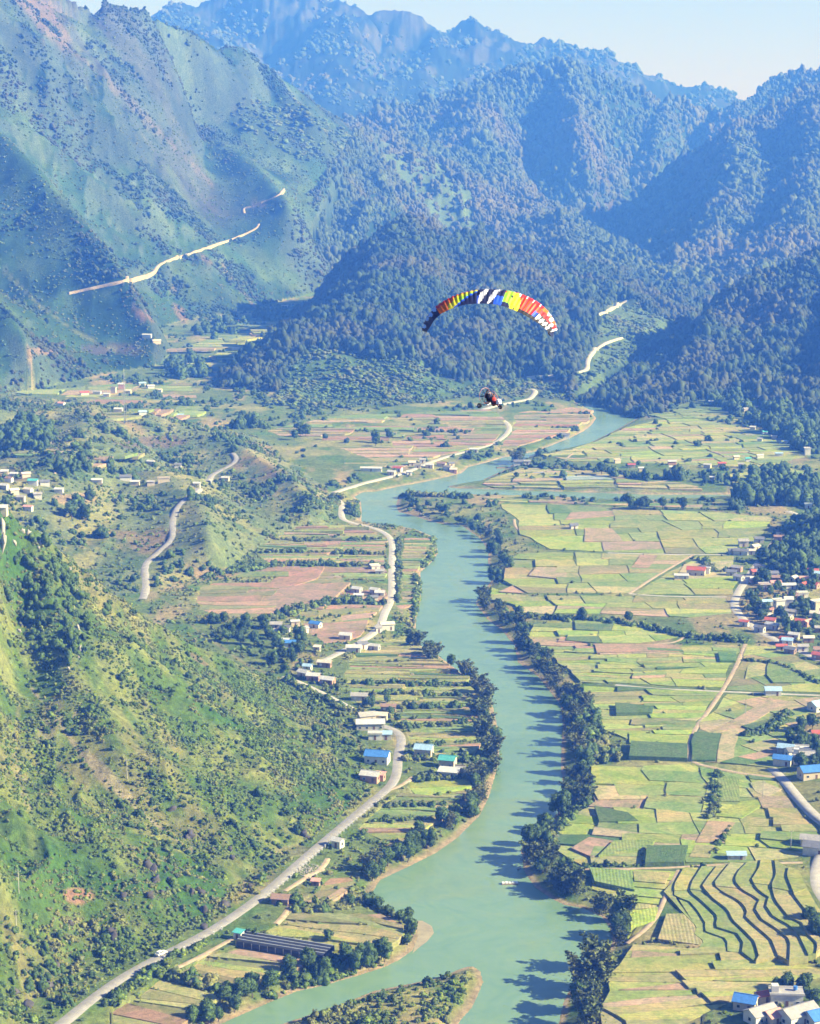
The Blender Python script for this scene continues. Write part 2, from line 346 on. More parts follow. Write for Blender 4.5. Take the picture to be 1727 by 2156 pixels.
def cell(c): return np.array(c, float)
GREEN = cell((.080, .125, .035)); LUSH = cell((.055, .115, .022)); YEL = cell((.20, .21, .075)); DRY = cell((.25, .20, .115)); RED = cell((.23, .135, .085))
DARK = cell((.018, .042, .014)); ROCK = cell((.22, .21, .19)); SAND = cell((.46, .36, .23)); PURP = cell((.125, .098, .070))
def lerp(a, b, t): return a + (b - a) * t[..., None]
def paint():
    X, Y = GX2, GY2; col = np.empty(X.shape + (3,)); col[:] = GREEN
    a = fbm(X, Y, 60, 5, 101); b2 = fbm(X, Y, 22, 5, 102, 0.6); c3 = fbm(X * 1.0, Y * 0.35, 30, 5, 103, 0.6)
    col = lerp(col, YEL, sstep(-.1, .5, a) * 0.75); col = lerp(col, LUSH, sstep(.0, .5, b2))
    col = lerp(col, DRY, sstep(.15, .5, c3) * .6)
    dw = -sdist(X, Y, WATER)
    g = GO
    m = g == 0                      # near slope: lush scrub with drier streaks running downhill
    u = X * 0.45 - Y * 0.9; v = X * 0.9 + Y * 0.45
    s1 = fbm(u / 3.2, v, 9, 4, 110, .6); s2 = fbm(X, Y, 45, 4, 111)
    q = lerp(lerp(cell((.085, .135, .028)), YEL * 0.95, sstep(-.2, .45, s1)), DRY * .8, sstep(.15, .55, s2 + .3 * s1) * .6)
    q = lerp(q, LUSH, sstep(.05, .5, -s2))
    col = np.where(m[..., None], q, col)
    m = (g == 1)
    q = lerp(lerp(cell((.085, .12, .045)), YEL * .8, sstep(-.2, .4, c3)), RED * .75, sstep(.2, .5, a) * .5)
    q = lerp(q, DARK * 1.8, sstep(.1, .42, b2) * .7); col = np.where(m[..., None], q, col)
    m = g == 2                      # big grassy mountain: olive, plum-brown upper slopes, dark wooded gullies
    big = fbm(X, Y, 420, 4, 120); med = fbm(X, Y, 110, 5, 121, .6)
    st = fbm(u * .35, v, 60, 4, 122, .6)
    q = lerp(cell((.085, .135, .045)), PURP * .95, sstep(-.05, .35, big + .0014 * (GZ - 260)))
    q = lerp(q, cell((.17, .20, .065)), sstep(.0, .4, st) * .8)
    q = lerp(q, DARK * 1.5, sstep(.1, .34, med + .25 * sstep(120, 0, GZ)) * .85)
    q = lerp(q, ROCK, sstep(.95, 1.3, SLOPE) * .5); col = np.where(m[..., None], q, col)
    for k in (3, 4, 5, 6, 7, 8, 9):
        m = g == k
        q = lerp(np.broadcast_to(DARK * (1.15 if k < 7 else 1.0), col.shape).copy(), cell((.05, .085, .028)), sstep(-.05, .4, med))
        if k == 4: q = lerp(q, cell((.10, .15, .05)), sstep(.15, .4, big))
        if k == 5: q = lerp(q, PURP * .75, sstep(-.1, .35, big) * .7)
        if k == 6: q = lerp(cell((.015, .025, .015)), cell((.075, .075, .065)), sstep(-.05, .35, med + .5 * (SLOPE - .8)) * .9); 
        if k == 7: q = lerp(q, cell((.06, .085, .03)), sstep(.0, .5, big))
        col = np.where(m[..., None], q, col)
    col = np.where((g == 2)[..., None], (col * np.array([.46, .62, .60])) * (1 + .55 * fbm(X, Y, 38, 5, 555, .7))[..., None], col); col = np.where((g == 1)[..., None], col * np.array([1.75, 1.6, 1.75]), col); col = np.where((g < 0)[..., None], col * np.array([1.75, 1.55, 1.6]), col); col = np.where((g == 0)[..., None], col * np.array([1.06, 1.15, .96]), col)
    # shore: pale sand just above the water, silt below it
    sh = (1 - sstep(.5, 2.4 + 2.2 * b2 + 1.6 * (X < np.interp(Y, RB_Y, RB_X)), dw)) * (dw > -6); col = lerp(col, SAND * .8, np.clip(sh, 0, 1) * (g < 0))
    return np.clip(col, .004, .9)
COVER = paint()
# patches the picture shows on the slopes: (x, y, radius x, radius y, colour, strength)
PATCH = [((165,1885,38,22),(.34,.19,.13),.9),((230,1640,110,18),(.30,.25,.17),.6,38),((110,1520,30,60),(.30,.24,.17),.5,0),((620,1790,50,14),(.26,.22,.14),.5,0),
 ((150,1050,50,14),(.36,.25,.16),.8,0),((340,930,55,16),(.15,.11,.09),.8,0),((430,545,30,6),(.22,.14,.10),.5,38),((365,610,20,6),(.22,.14,.10),.5,30),((545,430,20,8),(.30,.2,.13),.5,0),
 ((90,740,30,10),(.28,.18,.12),.7,0),((380,660,28,9),(.24,.14,.10),.6,50),((240,735,70,16),(.10,.08,.08),.7,0),((1525,495,13,7),(.55,.28,.18),.95,0),((1350,500,1,1),(.2,.2,.1),.0,0),
 ((960,790,30,10),(.14,.11,.10),.9,0),((880,770,60,22),(.10,.17,.05),.8,20),((700,760,80,28),(.09,.16,.045),.8,15),((1100,430,45,8),(.14,.17,.07),.8,12),((1570,345,36,8),(.18,.17,.07),.8,0),
 ((1270,640,26,12),(.22,.17,.13),.7,0),((1262,735,40,22),(.12,.16,.05),.8,-30),((1320,690,60,30),(.08,.13,.04),.7,30),((590,345,60,14),(.10,.15,.06),.7,10),((620,290,40,8),(.12,.14,.07),.6,0),
 ((960,480,60,7),(.11,.16,.06),.7,25),((1280,395,40,6),(.09,.12,.05),.6,0),((60,905,50,22),(.02,.05,.03),.6,0),((450,1210,60,14),(.30,.19,.13),.6,0),((1170,805,50,10),(.22,.17,.11),.7,0),
 ((1150,830,60,14),(.10,.13,.05),.7,0),((420,1390,30,6),(.25,.15,.12),.6,35),((470,1460,25,8),(.3,.24,.15),.4,30),((640,1815,60,16),(.38,.24,.17),.0,0),((90,40,16,90),(.19,.14,.10),.7,-40),((520,235,40,20),(.06,.05,.05),.3,0)]
def resamp0(P, n):
    P = np.array(P, float); d = np.r_[0, np.cumsum(np.linalg.norm(np.diff(P, axis=0), axis=1))]; t = np.linspace(0, d[-1], n)
    return np.stack([np.interp(t, d, P[:, k]) for k in range(P.shape[1])], 1)
PXG, PYG = pix(GX2, GY2, GZ)
for p in PATCH:
    (cx, cy, rx, ry), cc, st = p[0], p[1], p[2]; an = R(p[3]) if len(p) > 3 else 0
    q = hit(cx, cy)
    if not q or st == 0: continue
    s = q[1] / F
    # an ellipse on the ground round that spot, as long and wide as the place is
    dx = (GX2 - q[0]); du = (PYG - cy) * s
    ex = (dx * math.cos(an) + du * math.sin(an)) / (rx * s); ey = (-dx * math.sin(an) + du * math.cos(an)) / (ry * s)
    r = np.hypot(ex, ey) + .45 * fbm(GX2, GY2, 12 * s * 4, 4, 301)
    mk = (1 - sstep(.7, 1.05, r)) * st * (np.abs(GY2 - q[1]) < 400 + ry * s * 8)
    COVER[:] = lerp(COVER, cell(cc), mk)

STREAK = [([(60,1440),(130,1530),(190,1610),(260,1680),(340,1745),(400,1790)], 5, (.33,.28,.19), .75),([(150,1520),(170,1480),(185,1455)], 3, (.36,.30,.2), .7),([(40,1480),(30,1600),(60,1700)], 6, (.28,.24,.14), .5),
 ([(0,560),(80,640),(160,700),(240,735)], 4, (.2,.21,.08), .5),([(60,0),(130,90),(250,190),(360,300),(440,380)], 9, (.17,.13,.10), .5),([(470,560),(500,600),(540,650)], 5, (.30,.18,.13), .5),([(340,1260),(420,1330),(520,1400),(640,1450)], 4, (.30,.24,.15), .5)]
for pts, wd, cc, st in STREAK:
    q = [h for h in (hit(*p_) for p_ in resamp0(pts, 24)) if h]; P_s = np.array([h[:2] for h in q]); s_ = np.median([h[1] for h in q]) / F
    dd = seg_dist(GX2, GY2, P_s, False) + wd * s_ * 1.2 * fbm(GX2, GY2, 9 * s_ * 4, 3, 402)
    COVER[:] = lerp(COVER, cell(cc), (1 - sstep(.5, 1.4, dd / (wd * s_))) * st)
CLEAR = [([(1200,842),(1212,795),(1228,745),(1252,705),(1268,655),(1300,625),(1345,640),(1440,688),(1425,705),(1362,744),(1300,797),(1252,838)], (.11,.165,.055)),
 ([(560,852),(600,790),(640,750),(700,738),(790,760),(880,770),(960,800),(1000,810),(960,838),(900,850),(800,860),(700,862)], (.085,.15,.04)),
 ([(470,268),(700,262),(760,300),(700,330),(640,345),(560,300)], (.05,.08,.03)),
 ([(1000,790),(1110,800),(1180,815),(1200,842),(1050,835),(960,838)], (.14,.17,.06)),([(1500,335),(1650,330),(1727,340),(1727,352),(1600,360),(1480,362)], (.10,.13,.05))]
CLEARW = []
for pts, cc in CLEAR:
    q = np.array([h[:2] for h in (hit(*p_) for p_ in pts) if h]); CLEARW.append(q)
    s_ = sdist(GX2, GY2, q) + 14 * fbm(GX2, GY2, 50, 3, 401)
    COVER[:] = lerp(COVER, cell(cc) , sstep(-6, 12, s_) * .85)
# water
M_WATER, nt, b = mat_base('river_water', 0.16, 0.45)
c = ramp(nt, noise_fac(nt, 0.010, 4, 0.6, dist=.8), [(0.35, (.142, .248, .150)), (0.55, (.168, .282, .172)), (0.72, (.195, .268, .120))])
nt.links.new(c, b.inputs['Base Color'])
c = mul(nt, c, ramp(nt, noise_fac(nt, 0.045, 5, 0.7, dist=2.5), [(.35, (.88, .93, .97)), (.5, G(1.0)), (.68, (1.12, 1.05, .98))]))
nt.links.new(c, b.inputs['Base Color']); bump(nt, b, noise_fac(nt, 0.5, 6, 0.75), 0.22, 0.6)
bm = bmesh.new()
vs = [bm.verts.new((x, y, 0.0)) for x, y in WATER]
f = bm.faces.new(vs); bmesh.ops.triangulate(bm, faces=[f])
wm = bpy.data.meshes.new('river'); bm.to_mesh(wm); bm.free(); wm.materials.append(M_WATER)
# the sheet reaches a little under the banks
river = meshobj('river', wm); river['kind'] = 'structure'
print('ground', round(time.time() - T0, 1))

# haze
hb = bpy.data.meshes.new('haze'); X1, Y0_, Y1_, ZB, ZT = 6300, -120, 9640, -4.0, 880.0
hb.from_pydata([(x, y, z) for z in (ZB, ZT) for x, y in ((-X1, Y0_), (X1, Y0_), (X1, Y1_), (-X1, Y1_))], [], [(0,3,2,1),(4,5,6,7),(0,1,5,4),(1,2,6,5),(2,3,7,6),(3,0,4,7)])
hm = bpy.data.materials.new('haze'); hm.use_nodes = True; hm.node_tree.nodes.clear()
ho_ = hm.node_tree.nodes.new('ShaderNodeOutputMaterial'); pv = hm.node_tree.nodes.new('ShaderNodeVolumePrincipled')
pv.inputs['Color'].default_value = (0.055, 0.20, 1.0, 1); pv.inputs['Density'].default_value = 0.00027; pv.inputs['Anisotropy'].default_value = 0.0
pv.inputs['Absorption Color'].default_value = (1, 1, 1, 1)
hm.node_tree.links.new(pv.outputs[0], ho_.inputs['Volume']); hb.materials.append(hm)
haze = meshobj('haze', hb); haze['kind'] = 'stuff'
# ------------------------------------------------------------------ roads and paths
def smooth_line(P, step, it=2):
    P = np.array(P, float)
    for _ in range(it):
        q = [P[0]]
        for a, b in zip(P[:-1], P[1:]): q += [a * .75 + b * .25, a * .25 + b * .75]
        q.append(P[-1]); P = np.array(q)
    return subdiv(P, step)
ROADLINES = []
RW = .84
def ribbon(name, pts, width, mat, lift=0.1, step=4.0, skirt=1.6, world=False, sm=2, exact=False):
    width *= RW
    if world: L = [q[:2] for q in pts]; P = smooth_line(L, step, sm)
    else:
        pd = smooth_line(pts, 7.0, sm); L = np.array([q[:2] for q in hits(pd)])
        for _ in range(0 if exact else 2): L[1:-1] = L[1:-1] * .5 + (L[:-2] + L[2:]) * .25
        P = subdiv(L, step); ROADLINES.append((P, width))
    T = np.gradient(P, axis=0); T /= np.linalg.norm(T, axis=1)[:, None] + 1e-9; Nn = np.stack([-T[:, 1], T[:, 0]], 1)
    V = []; zc = hz(P[:, 0], P[:, 1])
    vg = .5 + .3 * skirt; offs = [-width / 2 - vg, -width / 2, 0, width / 2, width / 2 + vg]
    zs = [np.maximum(hz(P[:, 0] + Nn[:, 0] * o, P[:, 1] + Nn[:, 1] * o), zc) for o in (-width / 2, 0, width / 2)]
    z = np.max(zs, 0); k = np.array([1, 2, 1]) / 4.0
    if len(z) > 4: z = np.maximum(np.convolve(np.pad(z, 1, 'edge'), k, 'valid'), z * .5 + .5 * np.convolve(np.pad(z, 1, 'edge'), k, 'valid'))
    z = z + lift
    n = len(P); rows = []
    for o, dz in zip(offs, [-skirt, 0, 0.05, 0, -skirt]):
        rx, ry = P[:, 0] + Nn[:, 0] * o, P[:, 1] + Nn[:, 1] * o
        rows.append(np.stack([rx, ry, z + dz if dz > -.5 else np.minimum(z - .15, hz(rx, ry) - .2)], 1))
    V = np.concatenate(rows); Fc = []
    for r in range(4):
        a = np.arange(n - 1) + r * n; Fc.append(np.stack([a, a + 1, a + 1 + n, a + n], 1))
    me = np_mesh(name, V, np.concatenate(Fc), mat)
    o = meshobj(name, me); o['kind'] = 'structure'; return o, P
M_ASPH = simple('grey_asphalt', (.30, .29, .28), .9, .2, .3)
M_CONC = simple('pale_concrete_road', (.42, .40, .365), .9, .2, .3)
M_DIRT = simple('bare_dirt', (.42, .33, .225), .95, .3, .4)
M_DUST = simple('red_dust', (.42, .25, .16), .95, .3, .3)
R_MAIN = [(60,2210),(130,2156),(200,2098),(270,2050),(340,2013),(430,1968),(490,1931),(560,1880),(640,1808),(720,1740),(790,1682),(824,1655),(836,1630),(837,1603),(839,1585),(846,1562),(843,1546),(826,1534),(800,1527)]
ribbon('road', R_MAIN, 4.2, M_ASPH, .12)
ribbon('road', [(740,1492),(690,1466),(650,1446),(600,1424)], 4.2, M_CONC, .12)
ribbon('road', [(670,1397),(720,1372),(772,1345),(803,1318),(808,1290),(826,1266),(824,1200),(827,1145),(820,1128),(797,1114),(752,1104),(722,1096),(717,1082),(722,1058),(706,1050)], 4.2, M_CONC, .15)
ribbon('road', [(702,1038),(732,1027),(786,1012),(823,1004),(866,991),(906,972),(959,956),(1026,940),(1055,926),(1072,908),(1074,898),(1064,887),(1049,880)], 4.6, M_CONC, .2)
ribbon('road', [(1015,863),(1060,850),(1114,842),(1120,836),(1130,823),(1118,820)], 5.5, M_CONC, .6)
ribbon('road', [(1109,797),(1164,792),(1214,786),(1238,778),(1236,762),(1246,742),(1274,722),(1309,712)], 4.6, M_CONC, .8, skirt=1, exact=True)
ribbon('road', [(1252,667),(1274,656),(1296,646),(1319,633)], 4.8, M_CONC, .8, skirt=1, exact=True)
ribbon('road', [(145,618),(200,606),(255,594),(290,587),(325,576),(330,562),(345,552),(400,534),(440,521),(500,500),(540,482),(545,472)], 3.6, M_DIRT, .7, skirt=.6, exact=True)
ribbon('road', [(515,450),(512,438),(530,436)], 3.6, M_DIRT, .7, skirt=.6, exact=True)
ribbon('road', [(550,428),(575,418),(592,408),(598,400)], 3.6, M_DIRT, 1.2, skirt=.6, exact=True)
ribbon('road', [(300,1262),(310,1235),(303,1200),(310,1180),(350,1150),(366,1130),(362,1100),(370,1068),(400,1045),(420,1030)], 4.2, M_ASPH, .2)
ribbon('road', [(438,1015),(442,1003),(460,992),(490,978),(500,966),(490,955)], 4.2, M_ASPH, .2)
ribbon('road', [(1727,1392),(1690,1372),(1640,1350),(1600,1330),(1570,1308),(1552,1290),(1545,1270),(1552,1250),(1575,1215),(1600,1180),(1625,1150),(1648,1118),(1676,1096),(1685,1085),(1660,1076)], 5.0, M_CONC, .12)
ribbon('road', [(1625,1618),(1650,1640),(1680,1680),(1712,1715),(1760,1750)], 4.4, M_CONC, .12)
ribbon('road', [(1760,1770),(1725,1800),(1716,1840),(1722,1880),(1760,1920)], 4.4, M_CONC, .12)
P_ = [[(1570,1356),(1548,1410),(1524,1450),(1490,1500),(1455,1545),(1452,1580),(1450,1605),(1520,1620),(1570,1630),(1635,1636)], [(1296,1442),(1380,1450),(1450,1453),(1520,1456),(1640,1461),(1727,1464)],
 [(1325,1250),(1370,1220),(1420,1190),(1460,1168)], [(1280,1164),(1360,1166),(1460,1168),(1530,1168)],[(1325,1250),(1400,1256),(1530,1257)], [(1083,1093),(1084,1110),(1100,1122),(1135,1140),(1160,1156)],[(1440,1342),(1425,1352),(1390,1356),(1340,1358),(1250,1356)],
 [(1205,955),(1190,968),(1195,975)],[(1340,1018),(1430,1010)] ,[(1320,1988),(1380,1940),(1400,1890),(1430,1832)],[(1232,1830),(1400,1828),(1480,1822),(1600,1818),(1690,1816)],[(363,2042),(420,2015),(465,1990),(520,1960)],
 [(580,1945),(600,1925),(612,1905)],[(600,1876),(640,1850),(680,1828),(690,1808)],[(820,1663),(845,1655),(868,1636)],[(680,1830),(640,1846)],[(725,975),(800,975)]]
for k, p in enumerate(P_):
    ribbon('path', p, 2.4 if k in (0, 1, 2, 3, 4) else 1.9, M_DIRT if k not in (1, 3, 4) else M_CONC, .08, skirt=.5)

# ------------------------------------------------------------------ fields
def field_mat(name, stripes=None, amp=.3, ang=0.0, crop=False):
    m, nt, b = mat_base(name, .95, .1)
    oi = nt.nodes.new('ShaderNodeObjectInfo')
    if name == 'field_patchwork_cover':
        src = nt.nodes.new('ShaderNodeAttribute'); src.attribute_name = 'cover'; base = src.outputs['Color']
    else: base = oi.outputs['Color']
    c = mul(nt, base, ramp(nt, noise_fac(nt, .55, 5, .75), [(.3, G(.66)), (.5, G(1.)), (.72, G(1.32))]))
    c = mul(nt, c, ramp(nt, noise_fac(nt, .055, 5, .75, dist=1.5), [(.35, (.70, .86, .62)), (.5, G(1.)), (.66, (1.32, 1.10, 1.2))]))
    if stripes:
        g = nt.nodes.new('ShaderNodeNewGeometry'); mp = nt.nodes.new('ShaderNodeMapping'); mp.inputs['Rotation'].default_value = (0, 0, ang)
        wv = nt.nodes.new('ShaderNodeTexWave'); wv.inputs['Scale'].default_value = stripes; wv.inputs['Distortion'].default_value = 1.2; wv.inputs['Detail Scale'].default_value = .5; wv.inputs['Detail'].default_value = 2
        nt.links.new(g.outputs['Position'], mp.inputs[0]); nt.links.new(mp.outputs[0], wv.inputs['Vector'])
        c = mul(nt, c, ramp(nt, wv.outputs['Fac'], [(.2, G(1 - amp)), (.7, G(1 + amp * .5))]))
        bump(nt, b, wv.outputs['Fac'], .08, .5)
    else: bump(nt, b, noise_fac(nt, 1.6 if not crop else .8, 5, .8), 1.3 if crop else .35, 1.0)
    nt.links.new(c, b.inputs['Base Color']); return m
FM = {'plain': field_mat('field_cover'), 'rowx': field_mat('field_rows_across', .24, .11, 1.57), 'rowy': field_mat('field_rows_along', .24, .13, .05), 'crop': field_mat('field_tall_crop', crop=True)}
FM_MERGED = field_mat('field_patchwork_cover')
PAL = dict(bright=(.265,.335,.070), yel=(.30,.325,.098), straw=(.315,.30,.135), pale=(.37,.325,.19), pink=(.35,.265,.18), brown=(.26,.20,.135), red=(.31,.215,.15), green=(.19,.26,.085), mid=(.235,.285,.095), maize=(.115,.19,.066), olive=(.235,.235,.105), blue=(.30,.36,.38))
def clip_half(P, n, c):
    out = []; m = len(P)
    for i in range(m):
        a, b_ = P[i], P[(i + 1) % m]; da = np.dot(a, n) - c; db = np.dot(b_, n) - c
        if da >= 0: out.append(a)
        if (da >= 0) != (db >= 0): out.append(a + (b_ - a) * (da / (da - db)))
    return out
def area(P):
    P = np.array(P); x, y = P[:, 0], P[:, 1]; return abs(np.dot(x, np.roll(y, -1)) - np.dot(y, np.roll(x, -1))) / 2
def split(P, ang, w, h, out, rnd, depth=0):
    if len(P) < 3: return
    A = np.array(P); u = np.array([math.cos(ang), math.sin(ang)]); v = np.array([-u[1], u[0]])
    su = A @ u; sv = A @ v; lu, lv = np.ptp(su), np.ptp(sv)
    if (lu <= w * 1.45 and lv <= h * 1.45) or depth > 13:
        if area(P) > .12 * w * h: out.append((A, ang))
        return
    j = rnd.uniform(.34, .66); ja = ang + rnd.gauss(0, .11)
    if lu / w > lv / h:
        n = np.array([math.cos(ja), math.sin(ja)]); s_ = A @ n; c = s_.min() + j * np.ptp(s_)
    else:
        n = np.array([-math.sin(ja), math.cos(ja)]); s_ = A @ n; c = s_.min() + j * np.ptp(s_)
    split(clip_half(P, n, c), ang, w, h, out, rnd, depth + 1); split(clip_half(P, -n, -c), ang, w, h, out, rnd, depth + 1)
def wobble(P, rnd, amp):
    out = []; m = len(P)
    for i in range(m):
        a, b_ = P[i], P[(i + 1) % m]; L = np.linalg.norm(b_ - a); n = max(1, int(L / 14))
        for k in range(n):
            q = a + (b_ - a) * k / n; out.append(q + np.array([vnoise(np.array([q[0] / 11.]), np.array([q[1] / 11.]), 5)[0], vnoise(np.array([q[0] / 11.]), np.array([q[1] / 11.]), 6)[0]]) * amp)
    return out
FIELDS = []   # (polygon, z, colour, kind, crop height, order)
def add_field(P, col, kind='plain', ht=0.0, z=None, inset=.5, pri=0, amp=1.0, rnd=random):
    P = wobble([np.array(q) for q in P], rnd, amp) if amp else [np.array(q) for q in P]
    A = np.array(P); c = A.mean(0); d = A - c; L = np.linalg.norm(d, axis=1)[:, None] + 1e-6
    A = c + d * np.maximum(.2, (L - inset) / L)
    zz = hz(A[:, 0], A[:, 1])
    if z is None: z = zz.mean() + .25 * (zz.max() - zz.mean()) + .12 + pri * .12
    FIELDS.append([A, float(z + ht), col, kind, ht])
def jit(c, rnd, a=.14):
    k = 1 + rnd.uniform(-a, a); return tuple(max(0, v * k * (1 + rnd.uniform(-.06, .06))) for v in c)
def zone(pts, ang, w, h, pal, seed, gap=.3, keep=1.0, z0=5.0, amp=2.2, kinds=('plain', 'plain', 'plain', 'rowx')):
    rnd = random.Random(seed); P = [np.array(q[:2]) for q in hits(pts)]; out = []
    w *= .82; h *= .82
    split(P, R(ang), w, h, out, rnd)
    names, wts = zip(*pal.items())
    for A, a in out:
        if rnd.random() > keep: continue
        c = A.mean(0); nm = rnd.choices(names, wts)[0]
        near = any(np.min(np.hypot(Pr[:, 0] - c[0], Pr[:, 1] - c[1])) < min(w, h) * .12 for Pr, _ in ROADLINES)
        if near: continue
        if nm == 'maize': add_field(A, jit(PAL[nm], rnd), 'crop', rnd.uniform(.2, .6), inset=gap * .6, amp=amp)
        else: add_field(A, jit(PAL[nm], rnd), rnd.choice(kinds), rnd.uniform(0, .05), inset=gap * .6, amp=amp)
PR = dict(bright=5, yel=6, straw=4, mid=5, green=2.5, pink=1.4, pale=.8, maize=.8, olive=2)
zone([(1052,1062),(1200,1064),(1480,1078),(1630,1088),(1600,1135),(1530,1165),(1460,1167),(1280,1163),(1160,1158),(1100,1125),(1085,1090)], 3, 42, 30, PR, 1)
zone([(1090,1170),(1160,1162),(1280,1166),(1455,1170),(1325,1248),(1110,1250),(1060,1225),(1070,1190)], -2, 36, 22, PR, 2)
zone([(1470,1172),(1545,1172),(1545,1200),(1560,1215),(1540,1252),(1335,1252)], 5, 34, 22, PR, 3)
zone([(1040,1240),(1110,1254),(1325,1256),(1530,1260),(1538,1290),(1450,1300),(1330,1296),(1100,1292),(1085,1275),(1030,1268)], 0, 34, 18, PR, 4)
zone([(1120,1318),(1230,1305),(1330,1308),(1430,1340),(1340,1354),(1250,1353),(1110,1350)], -3, 30, 15, dict(bright=3,maize=1,yel=3,green=3,olive=1), 5)
zone([(1115,1358),(1250,1362),(1440,1360),(1560,1358),(1520,1448),(1300,1438),(1225,1440),(1180,1400)], -1, 26, 8, dict(bright=5,yel=5,mid=4,pink=2,maize=1,straw=2,green=3), 6)
zone([(1230,1450),(1296,1446),(1515,1458),(1450,1545),(1447,1560),(1320,1560),(1270,1540)], 0, 30, 8, dict(bright=5,yel=5,mid=4,maize=.8,straw=2,green=3,olive=2), 7)
zone([(1575,1360),(1640,1362),(1727,1405),(1727,1458),(1530,1454)], 20, 26, 18, dict(green=4,olive=3,maize=1,yel=3,straw=2), 8)
zone([(1530,1462),(1727,1468),(1727,1490),(1650,1575),(1635,1620),(1460,1600),(1458,1550)], 32, 26, 15, dict(green=4,pink=3.5,pale=2,yel=3,mid=4,maize=1), 9)
zone([(1240,1618),(1440,1610),(1520,1626),(1630,1640),(1700,1720),(1727,1735),(1727,1770),(1690,1808),(1480,1818),(1235,1822),(1165,1785),(1200,1720),(1255,1690),(1235,1640)], -8, 24, 15, dict(bright=4,yel=5,mid=3,straw=4,pink=2,green=3,maize=.8), 10)
zone([(1238,1838),(1425,1836),(1395,1890),(1320,1980),(1320,1940),(1290,1890),(1240,1875)], -6, 22, 11, dict(bright=3,mid=3,straw=2,yel=4,green=3), 11, kinds=('rowx','rowy'))
zone([(1325,1996),(1600,2000),(1727,2045),(1727,2060),(1560,2100),(1430,2156),(1340,2200),(1275,2120),(1290,2060)], 8, 40, 8, dict(straw=6,yel=4,mid=1.5,olive=1,pink=1), 12, gap=.1, kinds=('plain','rowx'))
zone([(1385,884),(1470,882),(1600,905),(1660,930),(1700,962),(1600,985),(1430,978),(1340,975),(1200,972),(1140,960),(1200,948),(1260,930),(1310,905)], 8, 42, 16, dict(yel=4,mid=4,green=2,straw=3,bright=2,pink=1), 13, gap=1.2)
zone([(1010,1020),(1100,988),(1200,984),(1330,1000),(1480,1028),(1480,1036),(1240,1030),(1040,1027)], 4, 40, 13, dict(straw=4,pink=2,olive=3,green=2,yel=2,blue=.8), 14, gap=1.6)
zone([(1530,1000),(1660,985),(1727,1000),(1727,1050),(1620,1040),(1540,1030)], 6, 40, 16, dict(yel=4,green=3,mid=3,pink=1), 15, gap=1.4)
zone([(1360,872),(1450,858),(1520,866),(1600,892),(1500,880),(1400,882)], 6, 38, 10, dict(green=4,mid=3), 16, gap=2)
zone([(1010,1048),(1250,1058),(1480,1062),(1480,1072),(1200,1060),(1050,1056)], 2, 44, 14, dict(yel=3,green=3,pink=1,pale=1,mid=3), 17, gap=1)
PL = dict(red=3, pink=2.2, green=2.5, olive=4, straw=2.2, maize=.8, mid=1.5)
zone([(845,1132),(905,1135),(916,1160),(880,1205),(878,1262),(848,1300),(836,1270),(834,1200),(836,1150)], 0, 30, 9, PL, 20, gap=.9)
zone([(600,1110),(720,1104),(790,1120),(816,1140),(814,1195),(560,1190),(540,1150)], 0, 46, 10, PL, 21, gap=1.0, keep=.9)
zone([(420,1235),(560,1192),(812,1198),(815,1262),(795,1290),(640,1300),(460,1300),(410,1270)], 2, 46, 17, dict(red=5,pink=2,green=2,olive=3,straw=1), 22, gap=1.0, keep=.9)
zone([(640,1300),(790,1292),(760,1340),(700,1360),(640,1330)], 15, 36, 18, dict(red=4,pink=2,green=2), 23, gap=.8, keep=.8)
zone([(790,1350),(868,1345),(895,1385),(985,1430),(1005,1470),(1010,1590),(970,1590),(868,1590),(860,1530),(790,1500),(745,1470),(720,1420),(740,1385)], -1, 46, 6.2, dict(olive=3,red=1.6,yel=2,green=3,straw=2,maize=1,mid=2), 24, gap=.9)
zone([(858,1640),(985,1645),(990,1660),(880,1676)], 0, 30, 12, dict(bright=4,yel=2), 25)
zone([(840,1670),(975,1672),(925,1735),(880,1765),(800,1770),(760,1745),(790,1705)], -3, 30, 6, dict(green=3,olive=2,straw=2,red=1.4,yel=2), 26, gap=.9)
zone([(560,1960),(640,1905),(700,1925),(800,1925),(850,1950),(860,1980),(835,1996),(760,2012),(700,2010)], -24, 40, 9, dict(yel=4,mid=3,straw=3,red=1,olive=2,pink=1.2), 27, gap=.35)
zone([(370,2042),(468,1993),(505,1990),(650,2032),(600,2060),(480,2082)], -22, 44, 8, dict(yel=3,mid=4,pink=1.5,straw=2,olive=2,bright=1), 28, gap=.4)
zone([(180,2156),(330,2055),(430,2085),(470,2110),(400,2150),(330,2200)], -25, 24, 9, dict(straw=4,red=2,olive=2,pale=1.5), 29, gap=.5)
zone([(640,1900),(700,1850),(730,1850),(745,1870),(690,1905)], 25, 22, 9, dict(pink=3,olive=3,red=1), 30, gap=.5)
zone([(560,905),(700,875),(860,868),(1030,862),(1062,880),(1066,905),(1040,935),(900,968),(830,990),(760,960),(680,930),(600,925)], 0, 70, 22, dict(red=3,pink=2.5,olive=4,green=3,straw=1), 31, gap=2.2, keep=.75)
zone([(1085,868),(1200,858),(1250,872),(1240,892),(1190,915),(1090,942),(1050,945),(1080,905)], 2, 60, 16, dict(red=3,pink=4,olive=2,straw=1), 32, gap=1.2, keep=.9)
zone([(160,850),(400,800),(420,840),(440,870),(300,880),(220,885)], 2, 70, 34, dict(green=4,pink=1.5,mid=3,olive=2,red=1), 33, gap=3, keep=.75)
zone([(380,770),(340,720),(560,672),(640,660),(650,685),(560,725),(480,785),(430,810)], 2, 90, 34, dict(yel=3,mid=4,green=3,pink=1,straw=2), 34, gap=3, keep=.8)
